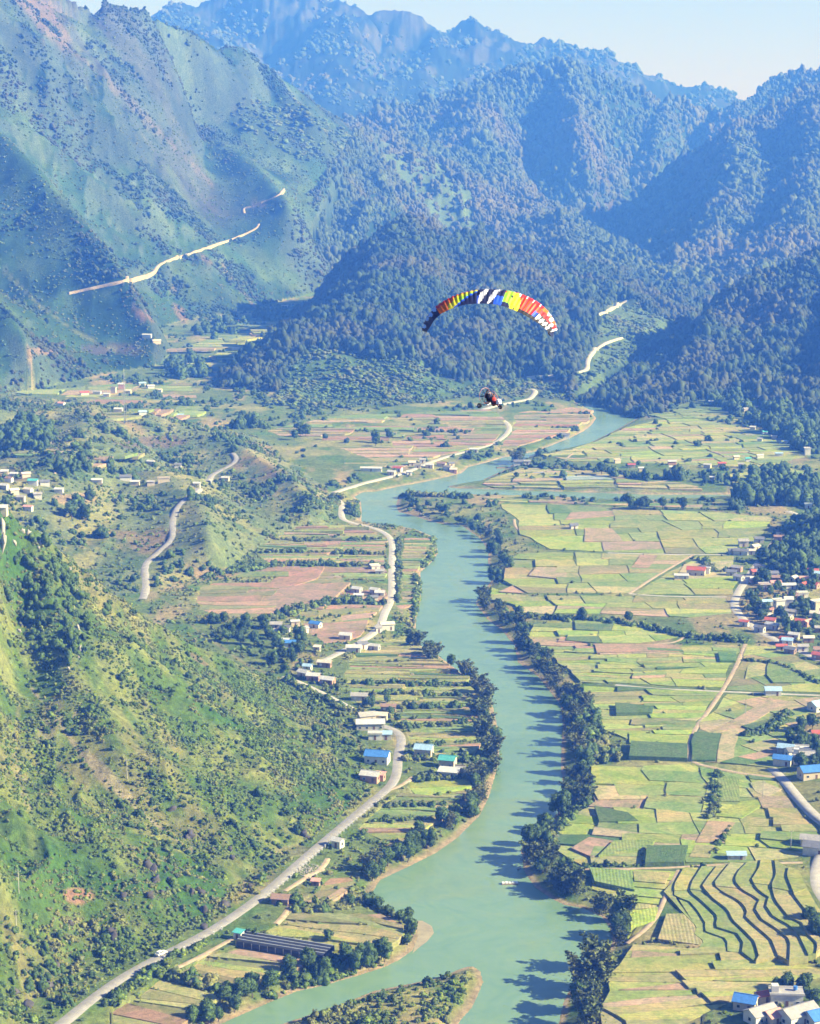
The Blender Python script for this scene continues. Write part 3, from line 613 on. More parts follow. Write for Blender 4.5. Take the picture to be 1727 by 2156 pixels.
zone([(20,820),(200,812),(330,800),(250,830),(150,845)], 2, 70, 40, dict(yel=3,mid=4,green=3,pink=1.5), 35, gap=3, keep=.6)
zone([(20,960),(200,930),(330,975),(220,985),(120,1000)], 4, 40, 20, dict(pink=3,olive=3,green=3,straw=2), 36, gap=2, keep=.55)
zone([(760,985),(830,970),(800,1000),(750,1004)], 2, 50, 20, dict(olive=3,bright=1), 37, gap=1, keep=.8)
# fields the picture shows plainly, traced one by one
HF = [
 ([(1230,1113),(1290,1114),(1312,1140),(1230,1142)],'pink','plain',0),([(1200,1080),(1300,1076),(1320,1084),(1190,1096)],'pink','plain',0),([(1250,1357),(1440,1358),(1430,1372),(1255,1376)],'pink','plain',0),
 ([(1330,1196),(1350,1170),(1388,1170),(1364,1197)],'pink','plain',0),([(1050,1250),(1095,1228),(1105,1248)],'pink','plain',0),([(1110,1215),(1130,1196),(1193,1196),(1190,1220)],'pink','plain',0),
 ([(1326,1568),(1448,1573),(1446,1604),(1324,1600)],'maize','crop',1.6),([(1325,1545),(1448,1552),(1446,1572),(1322,1566)],'bright','plain',.2),([(1460,1545),(1518,1548),(1506,1604),(1456,1604)],'maize','crop',.6),
 ([(1520,1545),(1556,1530),(1546,1600),(1508,1606)],'pale','plain',0),([(1500,1545),(1620,1470),(1660,1478),(1570,1530)],'pink','plain',0),([(1295,1486),(1376,1492),(1376,1505),(1296,1510)],'maize','crop',1.2),
 ([(1512,1376),(1550,1374),(1548,1396),(1516,1396)],'maize','crop',.8),([(1180,1343),(1240,1344),(1240,1352),(1176,1354)],'pink','plain',0),([(1115,1352),(1235,1348),(1240,1360),(1120,1364)],'pink','plain',0),
 ([(1585,1395),(1625,1395),(1615,1420),(1570,1430),(1575,1405)],'straw','plain',0),([(1620,1390),(1670,1400),(1695,1440),(1630,1440),(1612,1425)],'green','crop',.4),([(1245,1620),(1395,1615),(1400,1652),(1245,1658)],'bright','rowx',.1),
 ([(1245,1662),(1400,1655),(1380,1680),(1260,1690)],'pale','rowx',0),([(1250,1705),(1320,1712),(1345,1728),(1260,1736)],'maize','crop',.5),([(1205,1790),(1240,1764),(1300,1772),(1250,1806)],'pink','plain',0),
 ([(1250,1745),(1370,1758),(1360,1768),(1245,1760)],'pale','plain',0),([(1362,1788),(1450,1786),(1442,1824),(1358,1826)],'maize','crop',1.4),([(1290,1775),(1380,1772),(1372,1785),(1262,1806)],'green','rowy',.5),
 ([(1492,1730),(1545,1732),(1510,1775),(1465,1776)],'pink','plain',0),([(1465,1780),(1505,1780),(1492,1808),(1450,1806)],'straw','plain',0),([(1500,1720),(1560,1690),(1640,1680),(1600,1700),(1560,1725)],'bright','plain',.1),
 ([(1240,1832),(1330,1836),(1335,1880),(1250,1866)],'green','rowy',.7),([(1335,1836),(1410,1838),(1400,1860),(1336,1858)],'straw','plain',0),([(1326,1925),(1385,1910),(1375,1940),(1330,1958)],'bright','rowy',.3),
 ([(1400,1930),(1450,1925),(1480,1990),(1385,1985)],'straw','rowy',0),([(1265,2125),(1330,2130),(1310,2156),(1290,2200),(1262,2160)],'pale','plain',0),([(1330,2008),(1430,2008),(1440,2025),(1325,2030)],'pink','plain',0),
 ([(500,1995),(640,2030),(620,2042),(470,2002)],'pink','rowx',0),([(655,1910),(720,1876),(732,1884),(668,1918)],'pink','rowx',0),([(420,1272),(520,1238),(740,1232),(700,1268),(560,1300),(460,1300)],'red','plain',0),
 ([(560,1235),(600,1198),(685,1195),(670,1220),(600,1240)],'red','plain',0),([(1440,1190),(1545,1180),(1530,1215),(1420,1222)],'pale','plain',0),([(1500,1640),(1512,1636),(1560,1640),(1556,1690),(1508,1690)],'green','rowy',.5),
 ([(1580,1650),(1600,1645),(1650,1662),(1620,1680),(1590,1668)],'pale','plain',0)]
for pts, cn, kd, ht in HF:
    q = hits(pts)
    if len(q) > 2 and area([p[:2] for p in q]) > 30: add_field([np.array(p[:2]) for p in q], jit(PAL[cn], random, .05), kd, ht, pri=2.2, inset=.1, amp=.8)
# stepped terraces at the lower right, each a little higher than the one to its left
TL = [[(80,1150),(160,1235),(310,1395),(430,1510),(400,1590),(505,1650),(430,1760)],
 [(290,900),(190,1080),(190,1200),(350,1250),(440,1350),(520,1480),(510,1560),(750,1640),(750,1770)],
 [(480,900),(380,1060),(350,1160),(470,1250),(650,1420),(620,1530),(860,1600),(920,1700),(900,1790)],
 [(640,910),(540,1040),(480,1130),(600,1250),(760,1370),(800,1470),(930,1590),(1040,1700),(1080,1850),(1050,1900)],
 [(780,890),(690,1000),(600,1120),(700,1200),(880,1290),(960,1390),(940,1460),(1050,1560),(1210,1690),(1280,1860)],
 [(960,900),(860,1000),(820,1100),(900,1190),(1090,1290),(1040,1390),(1110,1500),(1300,1620),(1410,1720),(1400,1920)],
 [(1100,880),(1080,980),(1000,1110),(1080,1220),(1190,1290),(1150,1370),(1230,1490),(1400,1580),(1490,1660),(1600,1890)],
 [(1240,900),(1260,1060),(1210,1180),(1250,1330),(1400,1520),(1530,1560),(1560,1660),(1700,1790),(1680,1880)],
 [(1390,1000),(1370,1090),(1450,1300),(1620,1520),(1680,1640),(1800,1790)],
 [(1500,1040),(1560,1180),(1680,1400),(1800,1560)]]
def resamp(P, n):
    P = np.array(P, float); d = np.r_[0, np.cumsum(np.linalg.norm(np.diff(P, axis=0), axis=1))]; t = np.linspace(0, d[-1], n)
    return np.stack([np.interp(t, d, P[:, k]) for k in range(P.shape[1])], 1)
TW = []
for L in TL:
    q = [hit(1381.7 + .2 * x, 1650.3 + .2 * y) for x, y in L]; TW.append(resamp([p[:2] for p in q if p], 22))
zt = float(hz(*TW[0][8])) + .3
TC = ['bright', 'mid', 'yel', 'straw', 'yel', 'mid', 'yel', 'straw', 'green', 'mid']
for k in range(len(TW) - 1):
    a, b_ = TW[k], TW[k + 1]; m = 8
    cuts = [0, random.choice([6, 7, 8]), 22]
    for c0, c1 in zip(cuts[:-1], cuts[1:]):
        A = np.concatenate([a[c0:min(c1 + 1, 22)], b_[c0:min(c1 + 1, 22)][::-1]])
        FIELDS.append([A, zt + .66 * k + max(0, float(hz(A[:, 0], A[:, 1]).max()) - zt - .66 * k) * .5 + (.0 if c0 else .25), jit(PAL[random.choice([TC[k], 'yel', 'mid', 'straw'])], random, .1), 'plain', .3])

def field_shape(A, z, drop):
    n = len(A); V = [(x, y, z) for x, y in A] + [(x, y, z - drop) for x, y in A]
    return V, [list(range(n))] + [[i, i + n, (i + 1) % n + n, (i + 1) % n] for i in range(n)]
def orient(A):
    x, y = A[:, 0], A[:, 1]
    return A if np.dot(x, np.roll(y, -1)) - np.dot(y, np.roll(x, -1)) > 0 else A[::-1]
def shown_size(f):
    A = f[0]; px, py = pix(A[:, 0], A[:, 1], np.full(len(A), f[1])); 
    if px.max() < 0 or px.min() > 1727 or py.min() > 2156: return 0
    return np.ptp(px) * np.ptp(py)
# the ground is cut and filled to each field's own level
for A, fz, *_r in FIELDS:
    y0, y1 = A[:, 1].min(), A[:, 1].max(); r0, r1 = np.searchsorted(GY, y0), np.searchsorted(GY, y1)
    if r1 <= r0: continue
    a0, a1 = (A[:, 0] / A[:, 1]).min(), (A[:, 0] / A[:, 1]).max(); c0, c1 = max(0, np.searchsorted(GA, a0) - 1), np.searchsorted(GA, a1) + 1
    xs_, ys_ = GX2[r0:r1, c0:c1], GY2[r0:r1, c0:c1]
    m = inside(xs_, ys_, A); sub = GZ[r0:r1, c0:c1]; sub[m] = np.minimum(sub[m], fz - .35 - _r[2])
Vg = np.stack([GX2, GY2, GZ], -1).reshape(-1, 3)
ii = (np.arange(NY - 1)[:, None] * NA + np.arange(NA - 1)[None, :]).ravel()
Fg = np.stack([ii, ii + 1, ii + NA + 1, ii + NA], 1)
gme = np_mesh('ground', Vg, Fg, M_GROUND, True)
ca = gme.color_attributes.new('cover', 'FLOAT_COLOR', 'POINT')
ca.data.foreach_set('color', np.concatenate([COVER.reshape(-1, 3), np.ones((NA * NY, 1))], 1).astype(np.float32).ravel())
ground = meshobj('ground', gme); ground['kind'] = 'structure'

FIELDS.sort(key=shown_size, reverse=True)
rest_V, rest_F, rest_C = [], [], []
for k, f in enumerate(FIELDS):
    A = orient(f[0]); V, Fc = field_shape(A, f[1], 2.2 + f[4])
    if k < 290:
        me = pmesh('field', V, Fc, FM[f[3]]); o = meshobj('field', me, ground); o.color = (*f[2], 1)
    else:
        o_ = len(rest_V); rest_V += V; rest_F += [[i + o_ for i in q] for q in Fc]; rest_C += [f[2]] * len(V)
me = pmesh('field_patchwork', rest_V, rest_F, FM_MERGED); ca = me.color_attributes.new('cover', 'FLOAT_COLOR', 'POINT')
ca.data.foreach_set('color', np.array([(*c, 1) for c in rest_C], np.float32).ravel())
o = meshobj('field_patchwork', me, ground); o['kind'] = 'stuff'
print('fields', len(FIELDS), round(time.time() - T0, 1))

# ------------------------------------------------------------------ plants
def ico(sub=1):
    bm = bmesh.new(); bmesh.ops.create_icosphere(bm, subdivisions=sub, radius=1.0)
    V = np.array([v.co[:] for v in bm.verts]); Fc = np.array([[v.index for v in f.verts] for f in bm.faces]); bm.free(); return V, Fc
ICO1, ICO2 = ico(1), ico(2)
def lobes(seed, n, w, h, base, src=ICO2, rough=.35, r0=.36):
    """a crown of uneven lobes round the middle, w wide and h high, starting at height base"""
    g = np.random.default_rng(seed); Vs, Fs, k = [], [], 0
    for i in range(n):
        if i == 0: c = np.array([0, 0, base + h * .5]); r = np.array([w * .34, w * .34, h * .48])
        else:
            a = g.uniform(0, 6.28); rad = w * .5 * math.sqrt(g.uniform(.15, .75)); zz = g.uniform(.12, .85)
            c = np.array([math.cos(a) * rad * (1.1 - zz * .5), math.sin(a) * rad * (1.1 - zz * .5), base + h * zz]); s = g.uniform(.6, 1.15) * r0
            r = np.array([w * s * .6, w * s * .6, h * s * .62])
        V = src[0] * (1 + rough * g.uniform(-1, 1, (len(src[0]), 1))) * r + c
        Vs.append(V); Fs.append(src[1] + k); k += len(V)
    return np.concatenate(Vs), np.concatenate(Fs)
def leafy(seed, V, Fc, size, n, out=.25):
    """leaf-cluster faces scattered over a lobed shape"""
    g = np.random.default_rng(seed); T = V[Fc]; nr = np.cross(T[:, 1] - T[:, 0], T[:, 2] - T[:, 0]); ar = np.linalg.norm(nr, axis=1); nr /= ar[:, None] + 1e-9
    pk = g.choice(len(Fc), n, p=ar / ar.sum()); b1 = g.dirichlet((1, 1, 1), n); P = (T[pk] * b1[:, :, None]).sum(1) + nr[pk] * g.uniform(-.1, out, (n, 1)) * size
    d1 = g.normal(size=(n, 3)); d1[:, 2] *= .5; d1 /= np.linalg.norm(d1, axis=1)[:, None]; d2 = np.cross(nr[pk] + .6 * g.normal(size=(n, 3)), d1); d2 /= np.linalg.norm(d2, axis=1)[:, None] + 1e-9
    s = size * g.uniform(.5, 1.2, (n, 1)); Q = np.stack([P - d1 * s, P + d2 * s * .6, P + d1 * s, P - d2 * s * .6], 1).reshape(-1, 3)
    return Q, np.arange(4 * n).reshape(n, 4)
def tri_quads(V, Fc, Q, Fq):
    F3 = np.concatenate([Fq[:, [0, 1, 2]], Fq[:, [0, 2, 3]]]) + len(V)
    return np.concatenate([V, Q]), np.concatenate([Fc, F3])
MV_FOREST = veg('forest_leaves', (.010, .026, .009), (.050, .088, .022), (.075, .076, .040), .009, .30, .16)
MV_FAR = veg('haze_paled_forest_leaves', (.022, .042, .014), (.085, .125, .040), (.11, .10, .055), .004, .25, .10)  # paler than the nearer forest: distance haze put into the leaf colour
MV_SCRUB = veg('scrub_leaves', (.038, .088, .018), (.140, .200, .045), (.20, .195, .070), .03, .5, .5)
MV_TREE = veg('tree_leaves', (.018, .046, .012), (.085, .145, .034), (.075, .13, .035), .03, .35, .6)
MV_BAMBOO = veg('bamboo_leaves', (.026, .055, .016), (.135, .170, .050), (.15, .16, .06), .03, .3, .5)
M_BARK = simple('bark', (.13, .10, .07), .9, .3, 2)
far_crowns = []
for s in range(5):
    V, Fc = lobes(40 + s, 5, 1.0, 1.0 + .25 * (s % 3), -.12, ICO1, .3, .55); far_crowns.append(np_mesh('crown', V, Fc, MV_FOREST))
far_haze_paled = []
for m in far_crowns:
    q = m.copy(); q.materials.clear(); q.materials.append(MV_FAR); far_haze_paled.append(q)
scrub_meshes = []
for s in range(4):
    V, Fc = lobes(80 + s, 3, 1.0, .72, -.1, ICO1, .45, .6); Q, Fq = leafy(90 + s, V, Fc, .17, 46, .5); V, Fc = tri_quads(V, Fc, Q, Fq)
    scrub_meshes.append(np_mesh('bush', V, Fc, MV_SCRUB))
MV_CLEAR = veg('clearing_leaves', (.035, .075, .018), (.10, .16, .035), (.13, .14, .05), .02, .35, .3)
clear_meshes = []
for s in range(3):
    V, Fc = lobes(60 + s, 4, 1.0, .8, -.1, ICO1, .35, .55); clear_meshes.append(np_mesh('shrub', V, Fc, MV_CLEAR))
mid_crowns = []
for s in range(4):
    V, Fc = lobes(140 + s, 6, 1.0, .95 + .2 * (s % 2), -.08, ICO1, .35, .5); Q, Fq = leafy(150 + s, V, Fc, .085, 240, .6); V, Fc = tri_quads(V, Fc, Q, Fq)
    mid_crowns.append(np_mesh('crown', V, Fc, MV_TREE))

def scatter(name, P, S, meshes, mat_note=None, parent=None):
    """ground cover too many to count: one object of points, each carrying a plant"""
    n = len(P); V = np.stack([P[:, 0], P[:, 1], P[:, 2]], 1).astype(np.float32)
    me = bpy.data.meshes.new(name); me.vertices.add(n); me.vertices.foreach_set('co', V.ravel())
    a = me.attributes.new('size', 'FLOAT_VECTOR', 'POINT'); a.data.foreach_set('vector', np.asarray(S, np.float32).ravel())
    rt = np.zeros((n, 3), np.float32); rt[:, 2] = rng.uniform(0, 6.28, n); rt[:, 0] = rng.normal(0, .12, n)
    a = me.attributes.new('turn', 'FLOAT_VECTOR', 'POINT'); a.data.foreach_set('vector', rt.ravel())
    a = me.attributes.new('pick', 'INT', 'POINT'); a.data.foreach_set('value', rng.integers(0, len(meshes), n).astype(np.int32))
    ng = bpy.data.node_groups.new(name, 'GeometryNodeTree')
    ng.interface.new_socket('Geometry', in_out='INPUT', socket_type='NodeSocketGeometry'); ng.interface.new_socket('Geometry', in_out='OUTPUT', socket_type='NodeSocketGeometry')
    gi = ng.nodes.new('NodeGroupInput'); go = ng.nodes.new('NodeGroupOutput'); ip = ng.nodes.new('GeometryNodeInstanceOnPoints'); gg = ng.nodes.new('GeometryNodeGeometryToInstance')
    for m in reversed(meshes):
        so_ = bpy.data.objects.get('plant_' + m.name) or bpy.data.objects.new('plant_' + m.name, m)
        oi = ng.nodes.new('GeometryNodeObjectInfo'); oi.inputs['Object'].default_value = so_; oi.transform_space = 'ORIGINAL'; oi.inputs['As Instance'].default_value = False
        ng.links.new(oi.outputs['Geometry'], gg.inputs[0])
    def attr(nm, ty):
        q = ng.nodes.new('GeometryNodeInputNamedAttribute'); q.data_type = ty; q.inputs[0].default_value = nm
        return next(o for o in q.outputs if o.enabled and o.name == 'Attribute')
    e2r = ng.nodes.new('FunctionNodeEulerToRotation'); ng.links.new(attr('turn', 'FLOAT_VECTOR'), e2r.inputs[0])
    ng.links.new(gi.outputs[0], ip.inputs['Points']); ng.links.new(gg.outputs[0], ip.inputs['Instance']); ip.inputs['Pick Instance'].default_value = True
    ng.links.new(attr('pick', 'INT'), ip.inputs['Instance Index']); ng.links.new(e2r.outputs[0], ip.inputs['Rotation']); ng.links.new(attr('size', 'FLOAT_VECTOR'), ip.inputs['Scale'])
    ng.links.new(ip.outputs[0], go.inputs[0])
    o = meshobj(name, me, parent); md = o.modifiers.new('plants', 'NODES'); md.node_group = ng; o['kind'] = 'stuff'; return o
def on_roads(x, y, pad=1.0):
    m = np.zeros(x.shape, bool)
    for P, w in ROADLINES:
        x0, y0 = P.min(0) - w - pad; x1, y1 = P.max(0) + w + pad
        c = np.flatnonzero((x > x0) & (x < x1) & (y > y0) & (y < y1))
        if len(c): 
            d = seg_dist(x[c], y[c], P[::2] if len(P) > 6 else P, False); m[c] |= d < w / 2 + pad
    return m
def grid_points(y0, y1, sp, amax=.27):
    out = []; y = y0
    ysx = np.arange(y0, y1, sp)
    for k, yy in enumerate(ysx):
        xs = np.arange(-amax * yy, amax * yy, sp) + (k % 2) * sp * .5; out.append(np.stack([xs, np.full(xs.shape, yy)], 1))
    P = np.concatenate(out); P += rng.uniform(-.42, .42, P.shape) * sp; return P
COVL = COVER.sum(-1)
def plant(name, owns, y0, y1, sp, size, keep, meshes, sink=.0, vert=(.85, 1.25)):
    P = grid_points(y0, y1, sp); x, y = P[:, 0], P[:, 1]
    i, j, fi, fj = gidx(x, y); ow = GO[i + (fi > .5), j + (fj > .5)]; m = np.isin(ow, owns); x, y = x[m], y[m]
    if not set(owns) & {-1, 0, 1, 2}:
        m = np.ones(len(x), bool)
        for q in CLEARW: m &= ~inside(x, y, q)
        x, y = x[m], y[m]
    k = keep(x, y); m = rng.uniform(0, 1, len(x)) < k; x, y = x[m], y[m]
    m = ~on_roads(x, y, 1.5 + sp * .12); x, y = x[m], y[m]
    m = ~in_fields(x, y) if -1 in owns else np.ones(len(x), bool); x, y = x[m], y[m]
    z = hz(x, y); px, py = pix(x, y, z); m = (px > -260) & (px < 1990) & (py < 2400); x, y, z = x[m], y[m], z[m]
    s = size * np.clip(rng.lognormal(0, .36, len(x)), .4, 2.1) * (1 + .28 * fbm(x, y, 40, 2, 909)); S = np.stack([s, s, s * rng.uniform(*vert, len(x))], 1)
    print(name, len(x)); return scatter(name, np.stack([x, y, z - sink * s], 1), S, meshes)
FB = [(f[0].min(0), f[0].max(0), f[0]) for f in FIELDS]
def in_fields(x, y):
    m = np.zeros(x.shape, bool)
    for lo, hi, A in FB:
        c = np.flatnonzero((x > lo[0]) & (x < hi[0]) & (y > lo[1]) & (y < hi[1]))
        if len(c): m[c] |= inside(x[c], y[c], A)
    return m
lum = lambda x, y: samp(COVL, x, y)
plant('forest', [3, 8], 1900, 3300, 4.7, 7.0, lambda x, y: np.where(lum(x, y) < .27, 1.0, .25), far_crowns, .28)
plant('forest', [4], 2900, 5000, 6.2, 9.2, lambda x, y: np.where(lum(x, y) < .24, .95, .15), far_haze_paled, .3)
plant('forest', [7], 3300, 6200, 7, 10.4, lambda x, y: np.where(lum(x, y) < .26, .95, .2), far_haze_paled, .3)
plant('forest', [5], 4400, 6200, 9, 13.5, lambda x, y: .85 + 0 * x, far_haze_paled, .3)
plant('forest', [6], 6200, 7750, 16, 17, lambda x, y: .25 + .9 * fbm(x, y, 150, 4, 919), far_haze_paled, .3, (.6, .9))
plant('forest', [9], 1300, 1500, 6, 8, lambda x, y: 1 + 0 * x, mid_crowns, .1)
plant('mountain_scrub', [2], 2000, 4300, 5.0, 4.2, lambda x, y: sstep(.10, .32, fbm(x * .8, y, 95, 4, 131, .6) + .12 * (lum(x, y) < .12)) * .95, far_crowns, .15, (.6, .9))
plant('mountain_scrub', [2], 2000, 4300, 4.4, 2.8, lambda x, y: .34 + .5 * fbm(x, y, 60, 3, 5), clear_meshes, .1, (.6, .9))
plant('hill_scrub', [1], 1100, 2100, 5.0, 3.8, lambda x, y: .10 + 1.0 * fbm(x, y, 45, 4, 65), mid_crowns, .1, (.7, 1.0))
plant('hill_scrub', [1], 1100, 2100, 3.6, 2.2, lambda x, y: .30 + .4 * fbm(x, y, 30, 3, 66), scrub_meshes, .1)
plant('slope_scrub', [0], 520, 1020, 1.55, 1.35, lambda x, y: .52 + 1.5 * fbm(x, y, 13, 4, 71, .7), scrub_meshes, .12)
plant('slope_scrub', [0], 520, 1020, 3.6, 2.5, lambda x, y: .03 + 1.0 * fbm(x, y, 24, 4, 72, .65) + .30 * sstep(70, 118, hz(x, y)), mid_crowns, .15, (.7, 1.0))
for q in CLEARW:
    lo, hi = q.min(0), q.max(0); sp_ = 5.5 if hi[1] < 3000 else 11; n_ = int(np.prod(hi - lo) / sp_ ** 2 * 1.7); x = rng.uniform(lo[0], hi[0], n_); y = rng.uniform(lo[1], hi[1], n_)
    m = inside(x, y, q) & ~on_roads(x, y, 7) & (rng.uniform(0, 1, n_) < .6 + 1.0 * fbm(x, y, 40, 3, 88)) & (-sdist(x, y, WATER) > 6); x, y = x[m], y[m]; s = sp_ * .85 * rng.lognormal(0, .3, len(x)); scatter('clearing_scrub', np.stack([x, y, hz(x, y)], 1), np.stack([s, s, s * .7], 1), clear_meshes)
def near_water(x, y): return -sdist(x, y, WATER)
plant('valley_scrub', [-1], 600, 1500, 2.6, 1.9, lambda x, y: (near_water(x, y) > 3) * (.34 + .7 * fbm(x, y, 20, 3, 74)) * np.where(x < np.interp(y, RB_Y, RB_X), 1.0, .38), scrub_meshes, .1)
plant('valley_scrub', [-1], 1500, 3000, 5.5, 3.8, lambda x, y: (near_water(x, y) > 5) * (.14 + .7 * fbm(x, y, 50, 3, 75)), mid_crowns, .1, (.6, .9))
print('cover', round(time.time() - T0, 1))
# ------------------------------------------------------------------ single trees
def crown_near(seed, w, h, base, nl=7, nq=950, size=.55):
    V, Fc = lobes(seed, nl, w, h, base, ICO1, .3, .5); V = (V - [0, 0, base + h / 2]) * .9 + [0, 0, base + h / 2]
    Q, Fq = leafy(seed + 1, V, Fc, size, nq, 1.3); return tri_quads(V, Fc, Q, Fq)
def trunk(h, r, seed, lean=.08):
    g = np.random.default_rng(seed); V, Fc, k, n = [], [], 0, 6
    def tube(p0, p1, r0, r1, seg=4):
        nonlocal k
        p0 = np.array(p0, float); p1 = np.array(p1, float); ax = p1 - p0; L = np.linalg.norm(ax); ax /= L
        s = np.cross(ax, [0.3, .9, .1]); s /= np.linalg.norm(s); t = np.cross(ax, s)
        for i in range(seg + 1):
            c = p0 + (p1 - p0) * i / seg + (g.normal(0, .03, 3) * L if 0 < i < seg else 0); rr = r0 + (r1 - r0) * i / seg
            for j in range(n):
                a = 6.283 * j / n; V.append(c + (s * math.cos(a) + t * math.sin(a)) * rr)
        for i in range(seg):
            for j in range(n): Fc.append([k + i * n + j, k + i * n + (j + 1) % n, k + (i + 1) * n + (j + 1) % n, k + (i + 1) * n + j])
        k += (seg + 1) * n
    top = np.array([g.normal(0, lean) * h, g.normal(0, lean) * h, h * .75]); tube([0, 0, -.8], top, r, r * .4)
    for i in range(5):
        a = g.uniform(0, 6.28); b_ = top * g.uniform(.45, .9); tube(b_, b_ + np.array([math.cos(a) * h * .22, math.sin(a) * h * .22, h * .2]), r * .35, r * .1, 2)
    return np.array(V), np.array(Fc)
def bamboo(seed, h, spread, nc=11):
    """arching feathery culms out of one clump"""
    g = np.random.default_rng(seed); V, Fc, k = [], [], 0; Q, cul, cf, ck = [], [], [], 0
    for i in range(nc):
        a = g.uniform(0, 6.283) ; hh = h * g.uniform(.62, 1.0); out = spread * g.uniform(.35, 1.0); dr = np.array([math.cos(a), math.sin(a), 0])
        t = np.linspace(0, 1, 12); pts = dr * (t[:, None] ** 2.0) * out + np.array([0, 0, 1]) * (hh * (t - .18 * t ** 4))[:, None] + dr * .4
        for q in range(11):
            r_ = .09 * (1 - t[q]) + .02; sd_ = np.array([-dr[1], dr[0], 0]) * r_
            cul += [pts[q] - sd_, pts[q] + sd_, pts[q + 1] + sd_, pts[q + 1] - sd_]; cf.append([ck, ck + 1, ck + 2, ck + 3]); ck += 4
        m = 95; tt = g.uniform(.22, 1.0, m) ** .85; wd = (np.sin(np.clip((tt - .12) / .88, 0, 1) * 3.0) ** .7) * h * .085 + .12
        P = np.stack([np.interp(tt, t, pts[:, c]) for c in range(3)], 1) + g.normal(size=(m, 3)) * wd[:, None] * [.7, .7, .6]
        d1 = g.normal(size=(m, 3)) + dr * .8; d1[:, 2] = -abs(d1[:, 2]) * .5 + .3; d1 /= np.linalg.norm(d1, axis=1)[:, None]; d2 = np.cross(d1, g.normal(size=(m, 3))); d2 /= np.linalg.norm(d2, axis=1)[:, None]
        s = h * g.uniform(.035, .07, (m, 1)); Q.append(np.stack([P - d1 * s, P + d2 * s * .55, P + d1 * s, P - d2 * s * .55], 1).reshape(-1, 3))
    Q = np.concatenate(Q); low = g.normal(size=(160, 3)) * [spread * .30, spread * .30, h * .08] + [0, 0, h * .14]
    d1 = g.normal(size=(160, 3)); d1 /= np.linalg.norm(d1, axis=1)[:, None]; d2 = np.cross(d1, g.normal(size=(160, 3))); d2 /= np.linalg.norm(d2, axis=1)[:, None]
    Q = np.concatenate([Q, np.stack([low - d1 * .5, low + d2 * .35, low + d1 * .5, low - d2 * .35], 1).reshape(-1, 3)])
    return (Q, np.arange(len(Q)).reshape(-1, 4)), (np.array(cul), np.array(cf))
M_CULM = simple('bamboo_stem', (.16, .19, .07), .6, .25, 2)
TREEK = []
for s in range(5):
    V, Fc = crown_near(500 + s, 8.0, 7.0 + (s % 3), 2.6); T, TF = trunk(8 + (s % 3), .32, 520 + s)
    TREEK.append(('tree', 'crown', np_mesh('crown', V, Fc, MV_TREE), 'trunk', np_mesh('trunk', T, TF, M_BARK)))
BAMK = []
for s in range(5):
    (Q, Fq), (cu, cf) = bamboo(600 + s, 13.0, 5.2 + .5 * s, 11 + s % 3)
    BAMK.append(('bamboo_clump', 'crown', np_mesh('crown', Q, Fq, MV_BAMBOO), 'culms', np_mesh('culms', cu, cf, M_CULM)))
SMALLK = []
for s in range(3):
    V, Fc = crown_near(560 + s, 5.5, 4.6, 1.2, 5, 420, .45); T, TF = trunk(5, .18, 580 + s)
    SMALLK.append(('tree', 'crown', np_mesh('crown', V, Fc, MV_TREE), 'trunk', np_mesh('trunk', T, TF, M_BARK)))
TREE_COUNT = 0
def place_tree(kinds, x, y, s, label, group, cat=None, z=None):
    global TREE_COUNT
    nm, cn, cm, tn, tm = kinds[random.randrange(len(kinds))]
    if z is None: z = float(hz(x, y))
    e = empty(nm, (x, y, z - .3), random.uniform(0, 6.28), s * .84)
    tag(e, label, cat or ('bamboo' if nm == 'bamboo_clump' else 'tree'), group)
    meshobj(cn, cm, e); meshobj(tn, tm, e); TREE_COUNT += 1; return e
def tree_row(pts, n, kinds, smin, smax, label, group, jitx=5, w_b=None, edge=None, inland=0):
    L = hits(pts); P = resamp([q[:2] for q in L], 400); T = [(i + random.uniform(-.4, .4)) / n for i in range(n)]
    cnt = {}; fx = label if isinstance(label, str) else None; T.sort(key=lambda t_: P[int(np.clip(t_, 0, 1) * 399)][1])
    for t in T:
        q = P[int(np.clip(t, 0, 1) * 399)]; x = q[0] + random.gauss(0, jitx * .7); y = q[1] + random.gauss(0, jitx * 1.1)
        for _ in range(12):
            if float(-sdist(np.array([x]), np.array([y]), WATER)[0]) > 1.2: break
            x += 1.5 * (1 if inland >= 0 else -1)
        kk = kinds if w_b is None else (BAMK if random.random() < w_b else kinds)
        nm_ = 'bamboo clump' if kk is BAMK else ('low green tree' if kk is SMALLK else 'dark tree'); cnt[nm_] = cnt.get(nm_, 0) + 1
        lb = fx if n == 1 else f"{ORD[cnt[nm_] - 1] or 'nearest '}{nm_} {'from the near end ' if cnt[nm_] > 1 else ''}{label[0]}"
        place_tree(kk, x, y, random.uniform(smin, smax), lb, group)
ORD = ['', 'second ', 'third ', 'fourth ', 'fifth ', 'sixth ', 'seventh ', 'eighth ', 'ninth ', 'tenth ', 'eleventh ', 'twelfth ', 'thirteenth ', 'fourteenth ', 'fifteenth ', 'sixteenth ', 'seventeenth ']
def two(b_, t_): return lambda kk: b_ if kk is BAMK else t_
LB = two('tall arching bamboo clump on the steep right bank of the river, overhanging the water', 'dark leafy tree growing among the bamboo on the right river bank')
tree_row([(1235,2160),(1215,2125),(1225,2080),(1250,2050),(1275,2020)], 9, TREEK, .95, 1.4, ('on the right bank at the very bottom',), 'trees on the right bank at the bottom', 3, .65, inland=1)
tree_row([(1300,1990),(1308,1960),(1290,1925),(1250,1905)], 8, TREEK, .7, 1.1, ('on the right bank where the river widens',), 'trees where the river widens', 3, .5, inland=1)
